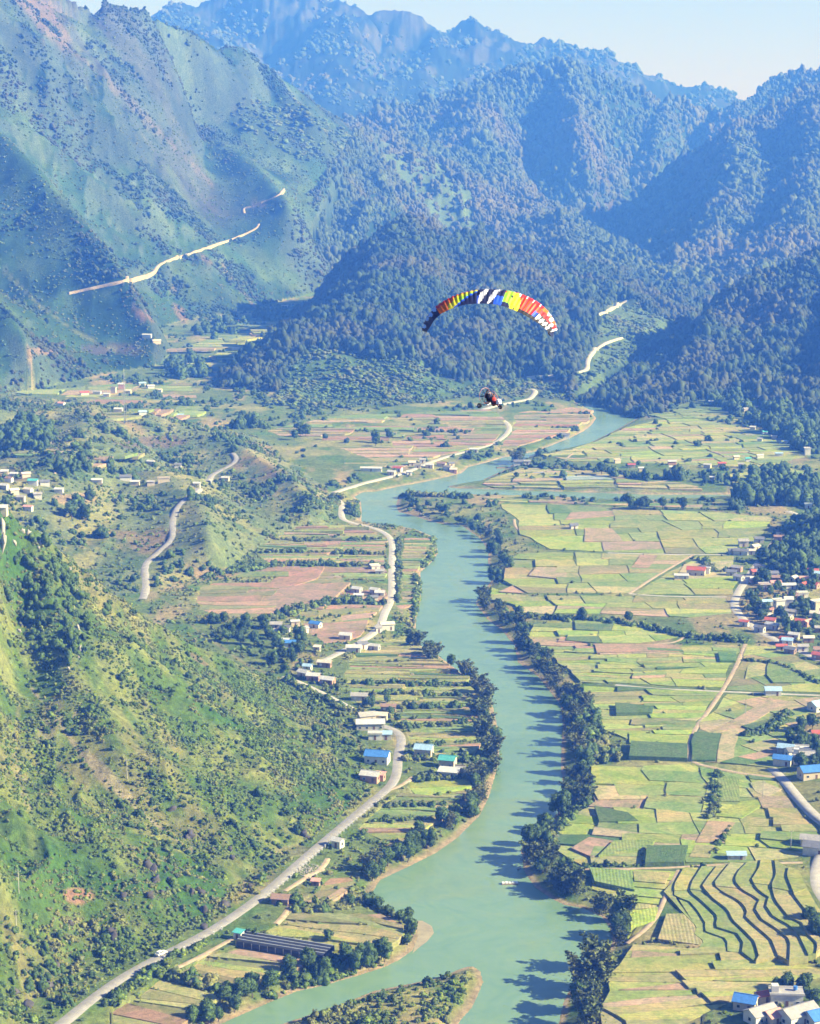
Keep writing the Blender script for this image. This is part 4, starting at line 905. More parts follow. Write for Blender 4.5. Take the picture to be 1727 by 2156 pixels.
tree_row([(1225,1890),(1190,1880),(1150,1850),(1125,1810),(1115,1780),(1130,1755)], 15, TREEK, .85, 1.25, ('on the right bank beside the white raft',), 'trees beside the raft', 3.5, .5, inland=1)
tree_row([(1145,1745),(1190,1705),(1215,1690),(1212,1640),(1222,1610)], 12, TREEK, .8, 1.15, ('on the right bank below the field track end',), 'trees along the right bank', 3.5, .55, inland=1)
tree_row([(1215,1600),(1235,1560),(1205,1500),(1195,1460)], 15, TREEK, .8, 1.2, ('on the right bank opposite the teal-roofed house',), 'trees along the right bank', 4.5, .6, inland=1)
tree_row([(1185,1455),(1150,1415),(1105,1380),(1092,1345)], 16, TREEK, .8, 1.15, ('on the right bank at the broad shaded bend',), 'trees along the right bank', 4.5, .55, inland=1)
tree_row([(1080,1330),(1092,1300),(1060,1305),(1025,1280),(1008,1260)], 11, TREEK, .75, 1.1, ('on the right bank at the hedge line',), 'trees at the middle of the right bank', 4, .4, inland=1)
tree_row([(1032,1232),(1048,1205),(1060,1190),(1045,1165),(1050,1145),(1030,1125)], 12, TREEK, .8, 1.2, ('on the bulge of the right bank',), 'trees on the bulge of the right bank', 5, .4, inland=1)
tree_row([(1010,1120),(980,1095),(930,1085),(880,1068),(850,1055)], 13, TREEK, .7, 1.05, ('on the tip of land where two channels meet',), 'trees on the tip of land', 6, inland=1)
LL = two('bamboo clump on the left bank below the strip fields', 'dark tree on the left bank below the strip fields')
tree_row([(1000,1430),(1020,1470),(1028,1530),(1040,1570),(1028,1610)], 15, TREEK, .85, 1.3, ('on the left bank below the strip fields',), 'trees along the left bank', 4, .7, inland=-1)
tree_row([(868,1365),(890,1372),(925,1395),(955,1408)], 7, TREEK, .8, 1.15, ('on the left bank at the upper bend',), 'trees at the upper bend', 4, .5, inland=-1)
tree_row([(1030,1625),(1010,1670),(985,1705),(940,1740),(900,1765),(880,1785)], 17, TREEK, .7, 1.05, ('on the left bank above the gravel shore',), 'trees above the gravel shore', 4, .35, inland=-1)
tree_row([(870,1795),(845,1815),(815,1830),(790,1842),(765,1855)], 8, TREEK, .7, 1.1, ('on the left bank beside the wide pool',), 'trees beside the wide pool', 4, .3, inland=-1)
tree_row([(735,1895),(780,1900),(820,1925),(855,1940),(868,1960),(855,1985),(840,1990)], 11, SMALLK, .8, 1.15, ('round the riverside point',), 'trees round the riverside point', 2.5, inland=-1)
tree_row([(825,2005),(790,2020),(760,2028),(720,2040),(680,2052),(640,2066),(600,2075)], 11, TREEK, .65, 1.0, ('on the bank below the shade tunnels',), 'trees below the shade tunnels', 3, inland=-1)
tree_row([(560,2085),(530,2095),(500,2110),(460,2125),(420,2140),(390,2152)], 11, TREEK, .65, 1.0, ('on the bank at the lower left',), 'trees at the lower left bank', 3, inland=-1)
tree_row([(1225,1305),(1228,1302)], 1, TREEK, .9, .95, 'lone round dark tree in the middle of the hedge line between the fields', None, .1)
tree_row([(1325,1312),(1327,1312)], 1, TREEK, .85, .9, 'lone dark tree right of the hedge line, short of the village', None, .1)
tree_row([(1335,1070),(1350,1072),(1375,1073)], 5, TREEK, .9, 1.2, ('in the clump south of the side channel',), 'clump south of the side channel', 3)
tree_row([(1395,1072),(1400,1072)], 1, TREEK, 1.1, 1.2, 'round tree standing just right of the clump south of the side channel', None, .1)
tree_row([(1438,1074),(1440,1074)], 1, TREEK, 1.1, 1.2, 'round tree at the top of the diagonal ditch', None, .1)
tree_row([(1066,978),(1078,978),(1074,982)], 4, TREEK, 1.1, 1.5, ('in the cluster beside the ferry landing',), 'trees beside the ferry landing', 2.5, .5)
tree_row([(1134,962),(1136,962)], 1, TREEK, .8, .9, 'small lone tree right of the ferry landing', None, .1)
tree_row([(1266,1000),(1266,1000)], 1, TREEK, 1.3, 1.4, 'large round tree at the left end of the far village', None, .1)
tree_row([(610,925),(640,915),(680,925)], 6, TREEK, .8, 1.2, ('in the small grove on the brown bench',), 'grove on the brown bench', 7)
tree_row([(795,925),(805,945)], 3, TREEK, .8, 1.2, ('on the slope above the far-bank hamlet',), 'trees above the riverside hamlet', 6)
tree_row([(150,1095),(160,1090),(195,1085)], 4, TREEK, 1.0, 1.4, ('on the left hillside below the village',), 'tall trees on the left hillside', 4)
tree_row([(690,1980),(692,1980)], 1, SMALLK, .9, 1.0, 'lone bushy tree in the middle of the riverside point fields', None, .1)
def grove(poly, n, kinds, smin, smax, label, group):
    q = np.array([p[:2] for p in hits(poly)]); lo, hi = q.min(0), q.max(0); k = 0; tries = 0
    while k < n and tries < n * 40:
        tries += 1; x, y = random.uniform(lo[0], hi[0]), random.uniform(lo[1], hi[1]); X, Y = np.array([x]), np.array([y])
        if not inside(X, Y, q)[0] or on_roads(X, Y, 4.5)[0]: continue
        if any((x - h[0]) ** 2 + (y - h[1]) ** 2 < h[2] ** 2 for h in HOUSE_XY): continue
        place_tree(kinds, x, y, random.uniform(smin, smax), label, group); k += 1

# ------------------------------------------------------------------ houses
RC = dict(white=(.56,.56,.56), grey=(.36,.35,.35), red=(.45,.12,.085), blue=(.07,.22,.62), teal=(.10,.42,.42), brown=(.30,.20,.16), pale=(.62,.56,.48), slate=(.17,.18,.22), pink=(.60,.32,.27), sky=(.35,.52,.72))
MROOF = {k: simple('roof_' + k, v, .55 if k in ('blue', 'white', 'teal', 'sky') else .85, .22, .8) for k, v in RC.items()}
WC = dict(white=(.62,.61,.58), cream=(.56,.48,.37), grey=(.45,.44,.42), brick=(.45,.26,.19), wood=(.28,.19,.13), green=(.40,.55,.50))
MWALL = {k: simple('wall_' + k, v, .9, .15, .7) for k, v in WC.items()}
M_GLASS = simple('window_glass', (.03, .045, .06), .15, .1, 1, .5); M_DOOR = simple('door_wood', (.17, .10, .06), .7, .2, 1); M_TRIM = simple('trim', (.62, .60, .56), .8, .1, 1)
HOUSE_XY = []
_cache = {}
def box_v(x0, x1, y0, y1, z0, z1): 
    V = [(x, y, z) for z in (z0, z1) for x, y in ((x0, y0), (x1, y0), (x1, y1), (x0, y1))]
    return V, [[0,3,2,1],[4,5,6,7],[0,1,5,4],[1,2,6,5],[2,3,7,6],[3,0,4,7]]
def box_me(name, d, mat):
    key = (name, tuple(round(v, 2) for v in d), mat.name)
    if key not in _cache: _cache[key] = pmesh(name, *box_v(*d), mat)
    return _cache[key]
def boxo(name, d, mat, par): return meshobj(name, box_me(name, d, mat), par)
def wall_me(L, W, H, rise, mat):
    key = ('w', L, W, H, rise, mat.name)
    if key not in _cache:
        l, w_ = L / 2, W / 2
        V = [(-l,-w_,-1.5),(l,-w_,-1.5),(l,w_,-1.5),(-l,w_,-1.5),(-l,-w_,H),(l,-w_,H),(l,w_,H),(-l,w_,H),(-l,0,H+rise),(l,0,H+rise)]
        _cache[key] = pmesh('wall', V, [[0,1,5,4],[2,3,7,6],[1,2,6,9,5],[3,0,4,8,7],[4,5,9,8],[6,7,8,9]], mat)
    return _cache[key]
def slope_me(L, W, H, rise, side, mat):
    key = ('r', L, W, H, rise, side, mat.name)
    if key not in _cache:
        l, w_ = L / 2 + .5, W / 2 + .55; ze = H - rise * .55 / (W / 2); t = .14; s = side; e = .03
        V = [(-l, s*w_, ze+e),(l, s*w_, ze+e),(l, 0, H+rise+e),(-l, 0, H+rise+e)]; V += [(x, y, z + t) for x, y, z in V]
        Fc = [[0,1,2,3],[7,6,5,4],[0,4,5,1],[1,5,6,2],[2,6,7,3],[3,7,4,0]]
        if s > 0: Fc = [f[::-1] for f in Fc]
        _cache[key] = pmesh('roof_slope', V, Fc, mat)
    return _cache[key]
def house(px, py, L, W, H, roof, wall, rot, kind='gable', detail=1, label='', cat='house', group=None, name='house'):
    q = hit(px, py)
    if not q: return
    L, W, H = round(L * .87, 1), round(W * .87, 1), round(H * .93, 1)
    rz = R(rot); HOUSE_XY.append((q[0], q[1], max(L, W) * .62 + 2))
    ca_, sa_ = abs(math.cos(rz)), abs(math.sin(rz))
    xs = [q[0] + a * L / 2 for a in (-1, 1)]; z = max(q[2], float(np.mean(hz(np.array([q[0] - L / 2, q[0] + L / 2, q[0]]), np.array([q[1], q[1], q[1] + W / 2])))))
    e = empty(name, (q[0], q[1], z + .05), rz); tag(e, label, cat, group)
    mw, mr = MWALL[wall], MROOF[roof]; rise = round(W * .24, 2)
    if kind == 'gable':
        meshobj('wall', wall_me(L, W, H, rise, mw), e)
        for s in (-1, 1): meshobj('roof_slope', slope_me(L, W, H, rise, s, mr), e)
        if detail > 1: boxo('ridge_cap', (-L/2-.5, L/2+.5, -.15, .15, H+rise+.16, H+rise+.28), mr, e)
    elif kind == 'flat':
        boxo('wall', (-L/2, L/2, -W/2, W/2, -1.5, H), mw, e); boxo('roof', (-L/2-.4, L/2+.4, -W/2-.4, W/2+.4, H+.003, H+.3), mr, e)
        for s in (-1, 1):
            boxo('parapet', (-L/2-.4, L/2+.4, s*(W/2+.3)-.1, s*(W/2+.3)+.1, H+.303, H+.9), mw, e)
        if detail > 1: boxo('stair_head', (-L/2+.3, -L/2+2.6, -1.2, 1.4, H+.304, H+2.5), mw, e)
    elif kind == 'shed':
        key = ('s', L, W, H, mr.name)
        boxo('wall', (-L/2, L/2, -W/2, W/2, -1.5, H-.1), mw, e)
        if key not in _cache:
            l, w_ = L / 2 + .4, W / 2 + .4; V = [(-l,-w_,H-.05),(l,-w_,H-.05),(l,w_,H+W*.14),(-l,w_,H+W*.14)]; V += [(x, y, z_ + .12) for x, y, z_ in V]
            _cache[key] = pmesh('roof', V, [[0,3,2,1],[4,5,6,7],[0,1,5,4],[1,2,6,5],[2,3,7,6],[3,0,4,7]], mr)
        meshobj('roof', _cache[key], e)
    if detail > 0:
        st = max(1, int(H // 2.9))
        for face in (-1, 1):                                   # long sides
            n = max(1, int(L // 3.2))
            for fl in range(st):
                for i in range(n):
                    x = -L/2 + (i + .5) * L / n; z0 = fl * 3.0
                    y0, y1 = (face * (W/2 + .06), face * (W/2 - .04)); y0, y1 = min(y0, y1), max(y0, y1)
                    if fl == 0 and i == n // 2: boxo('door', (x-.5, x+.5, y0, y1, .05, 2.15), M_DOOR, e)
                    elif detail > 1 or (fl == 0 and face == -1):
                        wn = boxo('window', (x-.6, x+.6, y0, y1, z0+.95, z0+2.1), M_TRIM, e)
                        if detail > 1: boxo('pane', (x-.5, x+.5, y0 - .02 if face < 0 else y1 - .01, y0 + .01 if face < 0 else y1 + .02, z0+1.05, z0+2.0), M_GLASS, wn)
        for face in (-1, 1):
            for fl in range(st):
                boxo('window', (min(face*(L/2+.05), face*(L/2-.04)), max(face*(L/2+.05), face*(L/2-.04)), -.55, .55, fl*3+.95, fl*3+2.05), M_GLASS, e)
    return e
CNAME = dict(white='white', grey='grey', red='red', blue='blue', teal='teal', brown='brown', pale='pale tan', slate='dark slate', pink='pink', sky='light blue')
SHAPE = dict(gable='pitched', flat='flat', shed='lean-to')
ORD = ['', 'second ', 'third ', 'fourth ', 'fifth ', 'sixth ', 'seventh ', 'eighth ', 'ninth ', 'tenth ', 'eleventh ', 'twelfth ']
def village(rows, place, detail, H0=3.2, group=None):
    """rows: (px, py, L, W, storeys, roof, wall, rot, kind); labels by roof and wall, like ones counted from the left"""
    by = {}
    for r in sorted(rows, key=lambda r: (r[0], r[1])): by.setdefault((r[5], r[8], r[6]), []).append(r)
    for (rf, kd, wl), rs in by.items():
        for k, r in enumerate(rs):
            base = f"{CNAME[rf]}-roofed{' flat' if kd == 'flat' else (' low' if kd == 'shed' else '')} {wl} house"
            lb = f"{base} {place}" if len(rs) == 1 else (f"{ORD[k]}{base} from the left, {place}" if k else f"leftmost {base} {place}")
            fs = .60 if detail == 0 else .80; r = (r[0], r[1], round(r[2] * fs, 1), round(r[3] * fs, 1), r[4], r[5], r[6], r[7] + random.uniform(-22, 22), r[8])
            house(r[0], r[1], r[2], r[3], 3.1 * r[4], rf, wl, r[7], kd, detail, lb.strip(), 'house', group)
# roadside hamlet right of the near slope
H_ = lambda *a, **k: house(*a, **k)
H_(795,1605,12,8,4.2,'blue','white',-12,'gable',2,'house with bright blue sheet roof on the inside of the road bend')
H_(893,1590,9,7,4.0,'sky','cream',-14,'gable',2,'house with pale blue roof standing alone between road and river')
H_(943,1616,8,6.5,4.6,'teal','cream',-16,'gable',2,'cream house with teal roof above the white-roofed sheds near the river')
H_(945,1636,10,6,3.2,'white','grey',-14,'shed',2,'long white-roofed shed in front of the teal-roofed house','shed',None,'shed')
H_(968,1630,4.5,4,3.0,'grey','cream',-14,'flat',1,'small grey flat-roofed outhouse right of the long white-roofed shed','shed',None,'shed')
H_(780,1645,9,6,3.4,'white','brick',-18,'gable',2,'white-roofed brick house at the road below the blue-roofed house')
H_(800,1642,5,4,3.0,'pink','brick',-18,'shed',1,'small pink-roofed lean-to touching the white-roofed brick house','shed',None,'shed')
H_(780,1535,15,6.5,3.8,'white','grey',3,'gable',2,'long building with gleaming white roof above the road bend')
H_(772,1518,9,6,3.6,'grey','cream',20,'gable',1,'grey-roofed house directly behind the long white-roofed building')
H_(800,1516,8,5,3.2,'pale','cream',-10,'gable',1,'tan-roofed house behind the right end of the long white-roofed building')
H_(790,1556,7,4.5,3.0,'white','white',0,'flat',1,'small white flat-roofed building under the long white roof')
H_(813,1556,6,4.5,3.0,'sky','grey',0,'shed',1,'pale blue lean-to beside the small white flat-roofed building','shed',None,'shed')
H_(757,1474,9,5,3.0,'grey','grey',-4,'gable',1,'low grey-roofed house left of the yellow shrub above the hamlet')
H_(818,1497,8,4,3.0,'brown','wood',-6,'gable',1,'low brown-roofed barn beside the fields above the hamlet','barn',None,'barn')
village([(640,1425,8,6,1,'white','cream',-25,'gable'),(660,1432,9,6,1,'white','brick',-20,'gable'),(690,1440,10,6.5,1,'white','brick',-20,'gable'),(648,1412,6,5,1,'sky','white',-20,'gable'),(610,1362,9,6,1,'blue','white',-15,'gable'),(600,1358,6,5,1,'white','white',-15,'shed'),
 (665,1322,9,6,1,'blue','white',-15,'gable'),(600,1330,8,5,1,'slate','white',10,'gable'),(582,1323,9,6,1,'grey','cream',5,'gable'),(570,1338,8,5,1,'pale','cream',5,'gable'),(622,1318,7,4,1,'white','cream',0,'shed'),(640,1332,6,5,1,'grey','white',20,'gable'),
 (684,1404,10,5,1,'pale','wood',-5,'gable'),(668,1372,5,4,1,'pale','cream',0,'shed')], 'in the wooded hamlet', 1)
village([(728,1346,9,6,1,'white','cream',-25,'gable'),(745,1372,11,6,1,'white','white',-15,'gable'),(762,1365,8,6,1,'slate','white',30,'gable'),(788,1369,9,4.5,1,'white','grey',-8,'gable'),(815,1326,11,6,1.3,'pale','white',3,'gable'),(797,1331,5,4,1,'grey','white',3,'shed')],
 'by the road above the strip fields', 1)
village([(790,1200,8,6,1,'white','white',0,'flat'),(800,1210,8,5,1,'grey','cream',0,'gable'),(752,1248,8,6,1,'white','grey',-15,'gable'),(755,1262,8,4.5,1,'white','cream',-10,'shed'),(790,1250,8,5,1,'white','cream',-30,'gable'),(800,1256,8,5,1,'white','white',-10,'gable'),(786,1266,7,5,1,'slate','grey',0,'gable')],
 'among red fields left of the road', 1)
village([(825,1000,9,6,1,'white','cream',-10,'gable'),(838,992,10,6,1,'red','white',-10,'gable'),(862,1000,6,5,1,'white','white',0,'gable'),(868,980,8,6,1,'pale','cream',0,'gable'),(880,986,7,5,1,'white','cream',0,'flat'),(905,985,9,6,1,'white','cream',0,'gable'),
 (930,982,10,6,1,'brown','cream',0,'gable'),(942,990,10,6,1,'pale','cream',0,'flat'),(955,995,8,6,1,'pale','brick',0,'gable'),(890,974,7,5,1,'grey','white',0,'gable'),(998,952,10,5,1,'white','white',0,'gable'),(950,982,7,5,1,'slate','cream',0,'gable')],
 'in the far-bank roadside hamlet', 1)
H_(782,992,20,4,3,'white','white',-6,'gable',1,'long low white shed in a walled yard on the far left bank','shed',None,'shed')
H_(1092,979,9,6,3.4,'slate','white',0,'gable',1,'white house with dark roof beside the trees at the ferry landing')
H_(1110,978,6,4,3,'white','white',0,'flat',1,'small white block right of the ferry landing house','shed',None,'shed')
H_(1208,1113,6,5,3,'slate','white',15,'gable',1,'tiny white field hut standing alone in the upper plain','hut',None,'hut')
H_(1187,921,12,6,3,'slate','white',0,'gable',1,'low dark-roofed house standing alone on the far right bank')
H_(1466,1212,13,7,4.5,'red','cream',-15,'gable',2,'farmhouse with bright red hipped-looking roof out in the plain')
H_(1486,1208,6,5,4,'white','white',-15,'flat',1,'white box-shaped annex right of the red-roofed farmhouse','annex',None,'annex')
H_(1435,1220,10,4,3,'white','grey',-5,'shed',1,'low white-roofed shed left of the red-roofed farmhouse','shed',None,'shed')
H_(1627,1463,9,6,3.2,'sky','white',0,'gable',1,'white hut with pale roof beside the cross road in the fields','hut',None,'hut')
H_(1550,1809,8,4,2.6,'sky','grey',0,'gable',1,'low field hut with pale blue roof above the terraces','hut',None,'hut')
H_(1471,1469,1.2,1.2,1,'white','white',0,'flat',0,'small white field shrine beside the cross road','shrine',None,'shrine') if False else None
# village on the right
rv = [(1560,1168,14,6,1,'slate','white',3,'gable'),(1565,1150,9,7,1.4,'grey','cream',-20,'gable'),(1590,1158,8,6,1,'pale','cream',20,'gable'),(1598,1142,9,6,1,'slate','grey',-15,'gable'),(1545,1166,10,5,1,'slate','grey',5,'gable'),(1620,1170,9,5,1,'sky','white',5,'gable'),
 (1612,1180,9,5,1,'slate','white',0,'gable'),(1690,1100,11,8,1.2,'red','cream',-15,'gable'),(1670,1112,9,6,1,'grey','white',-10,'gable'),(1658,1122,8,5,1,'grey','cream',0,'gable'),(1645,1128,9,5,1,'slate','white',-20,'gable'),(1640,1138,9,5,1,'brown','wood',-12,'gable'),
 (1655,1144,9,5,1,'brown','brick',-8,'gable'),(1702,1070,7,5,1,'sky','white',0,'flat'),(1540,1212,9,6,1,'slate','grey',-20,'gable'),(1556,1222,9,6,1,'grey','grey',-25,'gable'),(1600,1200,9,5,1,'slate','white',-20,'gable'),(1605,1212,10,6,1,'grey','white',-20,'gable'),
 (1628,1215,8,6,1,'slate','grey',25,'gable'),(1650,1200,9,6,1,'brown','grey',-30,'gable'),(1668,1203,8,5,1,'grey','white',15,'gable'),(1610,1240,9,6,1,'brown','white',10,'flat'),(1633,1235,9,6,1,'pink','cream',-12,'gable'),(1634,1224,9,6,1,'brown','wood',10,'gable'),
 (1660,1240,12,5,1,'white','white',4,'gable'),(1695,1238,9,6,1,'red','brick',25,'gable'),(1713,1238,9,6,1,'red','brick',-25,'gable'),(1669,1262,8,7,1,'brown','brick',0,'gable'),(1690,1258,9,4.5,1,'white','white',0,'flat'),(1612,1275,10,5,1,'sky','white',0,'gable'),
 (1640,1284,8,6,2,'grey','white',0,'flat'),(1660,1280,7,7,2,'white','white',-10,'gable'),(1618,1292,8,6,1,'pink','cream',-15,'gable'),(1612,1304,9,5,1,'pale','cream',-12,'gable'),(1622,1314,8,6,1,'red','cream',-12,'gable'),(1626,1324,10,5,1,'white','grey',-20,'gable'),
 (1567,1318,7,4.5,1,'red','white',-5,'gable'),(1600,1330,8,5,1,'slate','grey',-15,'gable'),(1665,1296,9,5,1,'grey','grey',-20,'gable'),(1700,1318,8,5,1,'pink','brick',30,'gable'),(1685,1316,8,5,1,'red','brick',-15,'gable'),(1722,1286,9,7,2,'white','cream',0,'flat'),
 (1706,1278,8,6,1,'slate','white',0,'gable'),(1712,1210,9,6,1,'red','cream',-20,'gable'),(1726,1220,9,6,1.5,'sky','white',-15,'gable'),(1655,1355,9,6,1,'red','brick',-25,'gable'),(1658,1335+22,8,6,1,'sky','white',-10,'gable'),(1672,1345,8,5,1,'white','grey',-20,'gable'),
 (1645,1370,8,4.5,1,'red','grey',5,'gable'),(1718,1300,9,6,1,'pale','cream',-20,'gable'),(1725,1388,10,6,1,'red','brick',-10,'gable'),(1690,1370,8,5,1,'grey','white',10,'gable'),(1675,1325,7,5,1,'grey','cream',20,'gable'),(1702,1352,8,5,1,'pale','wood',-10,'gable')]
for i in range(34):
    px_, py_ = random.choice([(random.uniform(1585, 1727), random.uniform(1212, 1345)), (random.uniform(1540, 1640), random.uniform(1150, 1220)), (random.uniform(1650, 1727), random.uniform(1330, 1385))])
    if all(abs(px_ - r[0]) > 17 or abs(py_ - r[1]) > 9 for r in rv): rv.append((px_, py_, random.uniform(6, 9), random.uniform(4.5, 6), 1, random.choice(['grey', 'slate', 'brown', 'pale', 'red', 'pink', 'white']), random.choice(['grey', 'white', 'cream', 'brick', 'wood']), random.uniform(-30, 30), 'gable'))
village(rv, 'in the right-edge village', 1)
# lower right houses
H_(1722,1496,9,8,3.5,'sky','white',30,'gable',2,'light blue-roofed house at the right edge beside the shaded grove')
H_(1648,1610,9,6,3.6,'blue','white',-20,'gable',1,'blue-roofed house at the end of the field track')
H_(1655,1585,8,6,3.2,'sky','grey',-20,'gable',1,'pale-roofed house just behind the blue-roofed one at the end of the field track')
H_(1692,1605,11,9,4,'grey','white',-10,'flat',2,'large grey flat-roofed building above the blue-roofed hall')
H_(1690,1590,8,6,3.5,'white','white',-10,'flat',1,'white flat-roofed block behind the large grey building')
H_(1712,1636,14,8,4.0,'blue','cream',14,'gable',2,'long hall with bright blue roof and cream walls by the concrete road')
H_(1668,1592,7,5,3.4,'slate','white',20,'gable',1,'dark slate-roofed house left of the large grey flat-roofed building')
H_(1725,1555,8,5,3.2,'red','cream',0,'gable',1,'small red-roofed house in the trees above the blue-roofed hall')
H_(1716,1796,10,7,3.6,'slate','white',-20,'gable',1,'dark-roofed house at the right edge above the terraces')
H_(1705,1780,8,6,3.2,'grey','cream',-15,'gable',1,'grey-roofed house behind the dark-roofed one above the terraces')
H_(1570,2122,8,7,3.4,'blue','cream',-22,'gable',2,'small house with sky-bright blue roof at the bottom right corner')
H_(1655,2114,12,6,4.4,'grey','white',-4,'flat',2,'two-level grey flat-roofed house at the bottom right, blue tank on top')
H_(1610,2108,7,4,3,'red','cream',20,'gable',1,'small red-roofed outhouse left of the grey flat-roofed house')
H_(1602,2148,11,7,3.6,'grey','white',32,'gable',2,'grey pitched-roof house at the bottom edge right of the cream wall')
H_(1626,2152,6,6,3.2,'pink','cream',32,'gable',1,'pink-roofed lean-to between the two grey pitched roofs at the bottom edge')
H_(1680,2150,14,8,4.0,'grey','white',32,'gable',2,'larger grey pitched-roof house at the bottom edge near the corner')
H_(1722,2156,9,8,3.6,'blue','white',25,'gable',2,'blue-roofed house cut off by the bottom right corner')
H_(712,1783,4.5,4,3.2,'white','white',-30,'gable',1,'tiny white hut below the road beside the strip gardens','hut',None,'hut')
H_(592,1901,7,5,2.6,'brown','wood',-10,'gable',1,'brown thatched-looking hut below the road above the shade tunnels','hut',None,'hut')
H_(503,1976,3.4,3,2.8,'teal','white',-24,'shed',1,'small teal-roofed shed at the top end of the shade tunnels','shed',None,'shed')
H_(665,1864,3.4,2.6,2.2,'pink','wood',-10,'shed',1,'tiny pink-topped shelter on the cleared plot below the road','shelter',None,'shelter')
# far villages: each house small
fv = [(1330,985,11,6,1,'red','cream',0,'gable'),(1350,992,8,5,1,'white','cream',0,'gable'),(1415,978,13,6,1,'white','brick',0,'gable'),(1418,990,12,6,1,'pale','cream',0,'gable'),(1490,985,11,6,1,'white','cream',-10,'gable'),(1520,982,12,6,1,'red','brick',-20,'gable'),(1440,1000,12,5,1,'white','white',0,'gable'),
 (1300,975,10,5,1,'pale','cream',0,'flat'),(1550,968,9,6,1,'pale','cream',0,'gable'),(1575,972,8,6,1,'teal','white',0,'gable'),(1560,984,8,6,1,'grey','white',0,'gable'),(1600,965,11,5,1,'white','white',0,'gable'),(1640,961,12,5,1,'sky','white',0,'gable'),(1600,998,9,6,1,'slate','white',0,'gable'),
 (1620,1005,9,6,1,'pink','cream',0,'gable'),(1500,1012,7,5,1,'white','cream',0,'gable'),(1650,995,9,6,1,'pale','white',0,'gable'),(1700,1010,8,6,1,'white','white',0,'gable')]
village(fv, 'in the far right-bank village', 0, group=None)
f2 = [(1497,851,8,6,1,'white','white',0,'gable'),(1530,855,8,6,1,'white','cream',0,'gable'),(1575,856,8,6,1,'sky','white',0,'gable'),(1590,863,9,6,1,'pink','cream',0,'gable'),(1596,873,10,6,1,'pale','brick',0,'gable'),(1570,866,9,6,1,'grey','cream',0,'gable'),(1620,843,6,5,1,'white','white',0,'flat'),(1705,850,7,5,1,'white','cream',0,'gable'),
 (1585,905,9,6,1,'white','cream',0,'gable'),(1610,915,8,6,1,'teal','white',0,'gable'),(1630,925,9,6,1,'pale','cream',0,'gable'),(1660,918,8,5,2.4,'white','cream',0,'flat'),(1640,932,8,6,1,'slate','white',0,'gable'),(1685,928,9,6,1,'pink','cream',0,'gable'),(1700,958,9,7,2,'pale','white',0,'flat'),(1655,935,8,6,1,'sky','grey',0,'gable'),(1712,890,9,6,1,'red','cream',0,'gable'),(1600,930,8,5,1,'grey','white',0,'gable')]
village(f2, 'at the foot of the forested spur', 0)
f3 = [(178,832,16,9,1,'red','white',0,'gable'),(205,830,15,8,1,'grey','white',0,'gable'),(225,835,12,7,1,'white','cream',0,'gable'),(240,828,9,8,2,'white','cream',0,'flat'),(256,820,12,9,2,'white','brick',0,'gable'),(270,828,12,8,1,'pale','cream',0,'gable'),(300,812,14,8,1,'sky','white',0,'gable'),(318,818,13,8,1,'white','white',0,'gable'),
 (335,826,12,6,1,'pale','white',0,'gable'),(130,855,12,8,1,'pink','white',0,'gable'),(250,868,13,7,1,'white','cream',0,'gable'),(300,874,12,8,1,'sky','white',0,'gable'),(380,880,12,8,1,'sky','grey',0,'gable'),(400,790,14,8,1,'red','white',0,'gable'),(415,785,12,8,1,'white','brick',0,'gable'),(440,780,12,8,1,'grey','white',0,'gable'),
 (310,710,20,7,1,'white','white',0,'gable'),(330,722,18,8,1,'pale','cream',0,'gable'),(500,737,26,7,1,'white','white',0,'flat'),(448,757,12,8,1,'white','cream',0,'flat'),(430,740,14,8,1,'grey','white',0,'gable'),(510,680,18,8,1,'pink','white',0,'gable'),(520,688,16,8,1,'white','cream',0,'gable'),(600,648,16,8,1,'white','white',0,'flat'),(640,658,20,8,1,'white','cream',0,'gable'),(575,672,15,8,1,'sky','white',0,'gable')]
village(f3, 'in the side valley', 0)
f4 = [(10,1000,10,7,1,'white','cream',-10,'gable'),(30,1005,10,6,1,'white','white',10,'gable'),(55,1005,11,6,1,'pale','cream',5,'gable'),(70,1020,12,7,1,'teal','white',0,'gable'),(95,1022,12,7,1,'slate','white',0,'gable'),(10,1030,10,7,1,'white','grey',-20,'gable'),(30,1040,11,7,1,'white','cream',20,'gable'),(60,1038,11,7,1,'pale','white',-10,'gable'),
 (80,1048,10,7,1,'grey','white',15,'gable'),(45,1055,10,7,1,'grey','cream',-10,'gable'),(125,1038,11,6,1,'white','white',5,'gable'),(205,1018,14,6,1,'white','cream',0,'gable'),(265,1012,16,8,1,'slate','white',-10,'gable'),(285,1022,12,6,1,'white','cream',0,'gable'),(345,1015,16,4,1,'pale','cream',0,'flat'),(318,1022,10,5,1,'grey','cream',0,'gable'),(318,985-6,10,6,1,'white','cream',0,'gable'),
 (375,985,10,7,1,'slate','white',0,'gable'),(60,1075,11,6,1,'pink','white',0,'gable'),(5,1080,9,7,1,'white','cream',0,'gable'),(475,1013,11,6,1,'white','cream',-20,'gable'),(415,1025,9,5,1,'white','white',0,'gable'),(20,1015,9,6,1,'brown','white',0,'gable')]
village(f4, 'in the left-edge hillside village', 0)
